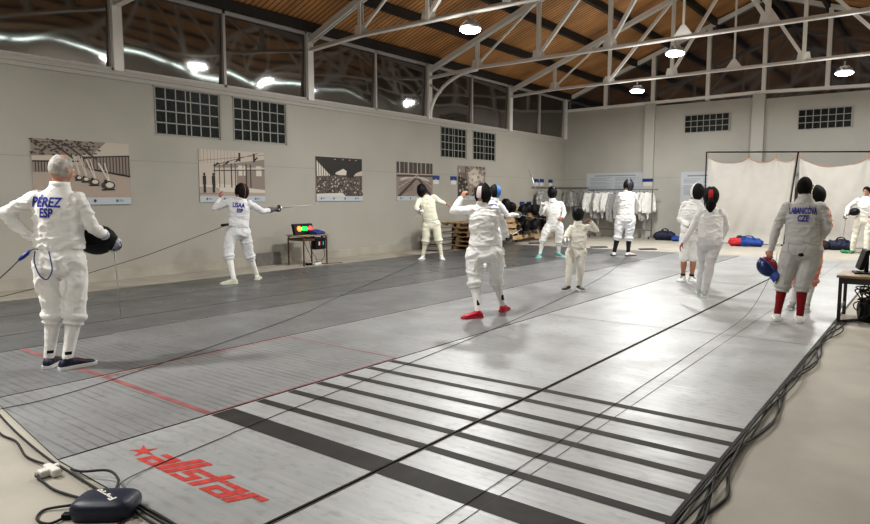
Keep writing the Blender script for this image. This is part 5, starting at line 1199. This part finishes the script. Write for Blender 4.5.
# bundle along the right edge of the pistes
rb = random.Random(5)
for k, lab in enumerate(('closest to the metal', 'second from the metal', 'third from the metal', 'fourth from the metal', 'outermost, wavy')):
    pts = []; y = 1.3; ph = rb.uniform(0, 6)
    while y < 8.8:
        pts.append((-.842 + .012*k + (.010 + .010*k)*math.sin(y*(2.1 + .35*k) + ph) + (.0 if k < 4 else .015*math.sin(y*.9)), y, .012 + .010*(k % 3))); y += .22
    pts += [(-.80 + .02*k, 8.95, .012), (-.62 + .03*k, 9.1, .03)]
    cable('cable', pts, .0062, 'black cable in the bundle along the right piste edge, ' + lab, k=3, group='cables along the right edge of the pistes')
cable('cable', [(-.83, 4.0, .02), (-.815, 3.75, .015), (-.79, 3.55, .01), (-.735, 3.32, .01), (-.735, 3.2, .01), (-.77, 2.98, .01), (-.80, 2.7, .012)], .008, 'black cable bowing out of the bundle near the bottom of the photo', group='cables along the right edge of the pistes')
# thin body cords of the fencers
cord = mat('cord', (.035, .035, .035), .6)
def W3(ps_, p): return to_world(ps_[0], V(p))
rel = (-3.09, 1.46, .05)
cable('body_cord', [rel, (-3.20, 1.53, .03), (-3.285, 1.70, .014), (-3.37, 2.24, .013), (-3.45, 2.78, .013), (-3.89, 6.46, .013), (-4.84, 11.45, .013), (-6.3, 16.6, .013)], .0026, 'thin dark cord running from the navy reel far down the pistes', cord, 'cord')
J = cz[1]; b0 = (J['pa'] + J['pb'])/2 + V((0, -.17, .03))
wst = W3(cz, b0)
cable('body_cord', [W3(cz, J['pa'] + V((-.16, -.10, -.02))), W3(cz, J['pa'] + V((-.20, -.2, -.25))), (-1.62, 7.9, .16), (-1.74, 6.9, .02), (-1.74, 6.0, .013), (-1.70, 2.6, .013), (-1.68, 2.0, .013)], .0022, 'thin cord from the grey-suited fencer down the piste towards the camera', cord, 'cord')
J = cr[1]; c0 = W3(cr, (J['pa'] + J['pb'])/2 + V((.10, .16, .05)))
cable('body_cord', [c0, c0 + V((.15, -.4, -.55)), (-9.0, 11.0, .05), (-6.93, 6.65, .013), (-6.09, 5.01, .013), (-5.14, 2.32, .013), (-5.06, 1.6, .013)], .0028, 'thin cord from the cream-suited fencer across the grey pistes', cord, 'cord')
J = us[1]; c0 = W3(us, (J['pa'] + J['pb'])/2 + V((-.14, -.17, .13)))
bm = bmesh.new(); d_ = V((-.42, -.88, -.10)).normalized(); tube(bm, [c0, c0 + d_*.13], .02, 8)
cable('body_cord', [c0, c0.lerp(V((-9.85, 5.0, .52)), .5) + V((0, 0, -.02)), (-9.85, 5.0, .50), (-9.95, 3.3, .145), (-10.0, 1.7, .03)], .005, 'cord stretched behind the fencer on guard towards the left edge', cord, 'cord')
tag(obj('cord_connector', bm, black_plastic, None, True), 'black cord connector behind the waist of the fencer on guard', 'connector')
J = ps[1]; l0 = (J['pa'] + J['pb'])/2 + V((-.15, -.17, .115)); l1 = l0 + V((-.05, -.03, -.005)); l2 = l1 + V((-.085, -.02, -.075)); c0, c1, c2 = (W3(ps, q) for q in (l0, l1, l2))
bm = bmesh.new(); tube(bm, [c1, c1.lerp(c2, .3), c1.lerp(c2, .7), c2], [.008, .017, .017, .008], 10); tag(obj('cord_connector', bm, blue_plastic, None, True), 'blue cord connector at the waist of the grey-haired man', 'connector')
cable('body_cord', [c0, c0.lerp(c1, .5) + V((0, 0, .008)), c1], .004, 'short dark cord between waistband and blue connector of the grey-haired man', cord, 'cord')
cable('body_cord', [c2, W3(ps, l2 + V((-.14, -.02, -.14))), W3(ps, l2 + V((-.6, .1, -.56)))], .0045, 'cord from the blue connector of the grey-haired man down to the left edge', cord, 'cord')
pb = W3(ps, (J['pa'] + J['pb'])/2)
lp = [(J['pa'] + J['pb'])/2 + V(q) for q in ((-.17, -.165, .10), (-.18, -.18, .02), (-.15, -.195, -.09), (-.10, -.205, -.13), (-.06, -.21, -.06), (-.065, -.20, .03), (-.075, -.19, .10))]
cable('body_cord', [W3(ps, q) for q in lp], .0055, 'blue cord looped on the seat of the white breeches of the grey-haired man', mat('blue_cord', (.04, .06, .22), .5), 'cord')
J = cz[1]; lp = [(J['pa'] + J['pb'])/2 + V(q) for q in ((-.13, -.16, .10), (-.14, -.18, .0), (-.07, -.19, -.05), (.0, -.19, -.03), (.04, -.18, .06))]
cable('body_cord', [W3(cz, q) for q in lp], .004, 'thin cord looped on the seat of the grey-suited fencer', mat('grey_cord', (.25, .25, .25), .5), 'cord')
bm = bmesh.new(); q = W3(cz, (J['pa'] + J['pb'])/2 + V((-.01, -.19, -.04))); ball(bm, q, (.03, .02, .022)); tag(obj('cord_connector', bm, black_plastic, None, True), 'black plug hanging on the seat of the grey-suited fencer', 'connector')
cam = bpy.data.cameras.new('camera'); cam.sensor_width = 36; cam.lens = 646.81 / 870 * 36; cam.clip_end = 200
co = bpy.data.objects.new('camera', cam); C.objects.link(co); co.location = (0, 0, 1.472)
yaw, pitch, roll = .658565, .0999261, -.00138813
co.rotation_euler = (Matrix.Rotation(yaw, 3, 'Z') @ Matrix.Rotation(PI/2 - pitch, 3, 'X') @ Matrix.Rotation(roll, 3, 'Z')).to_euler()
bpy.context.scene.camera = co
vs = bpy.context.scene.view_settings; vs.view_transform = 'Standard'; 
try: vs.look = 'Medium High Contrast'
except Exception as ex: print('LOOK', ex)
vs.exposure = -.06
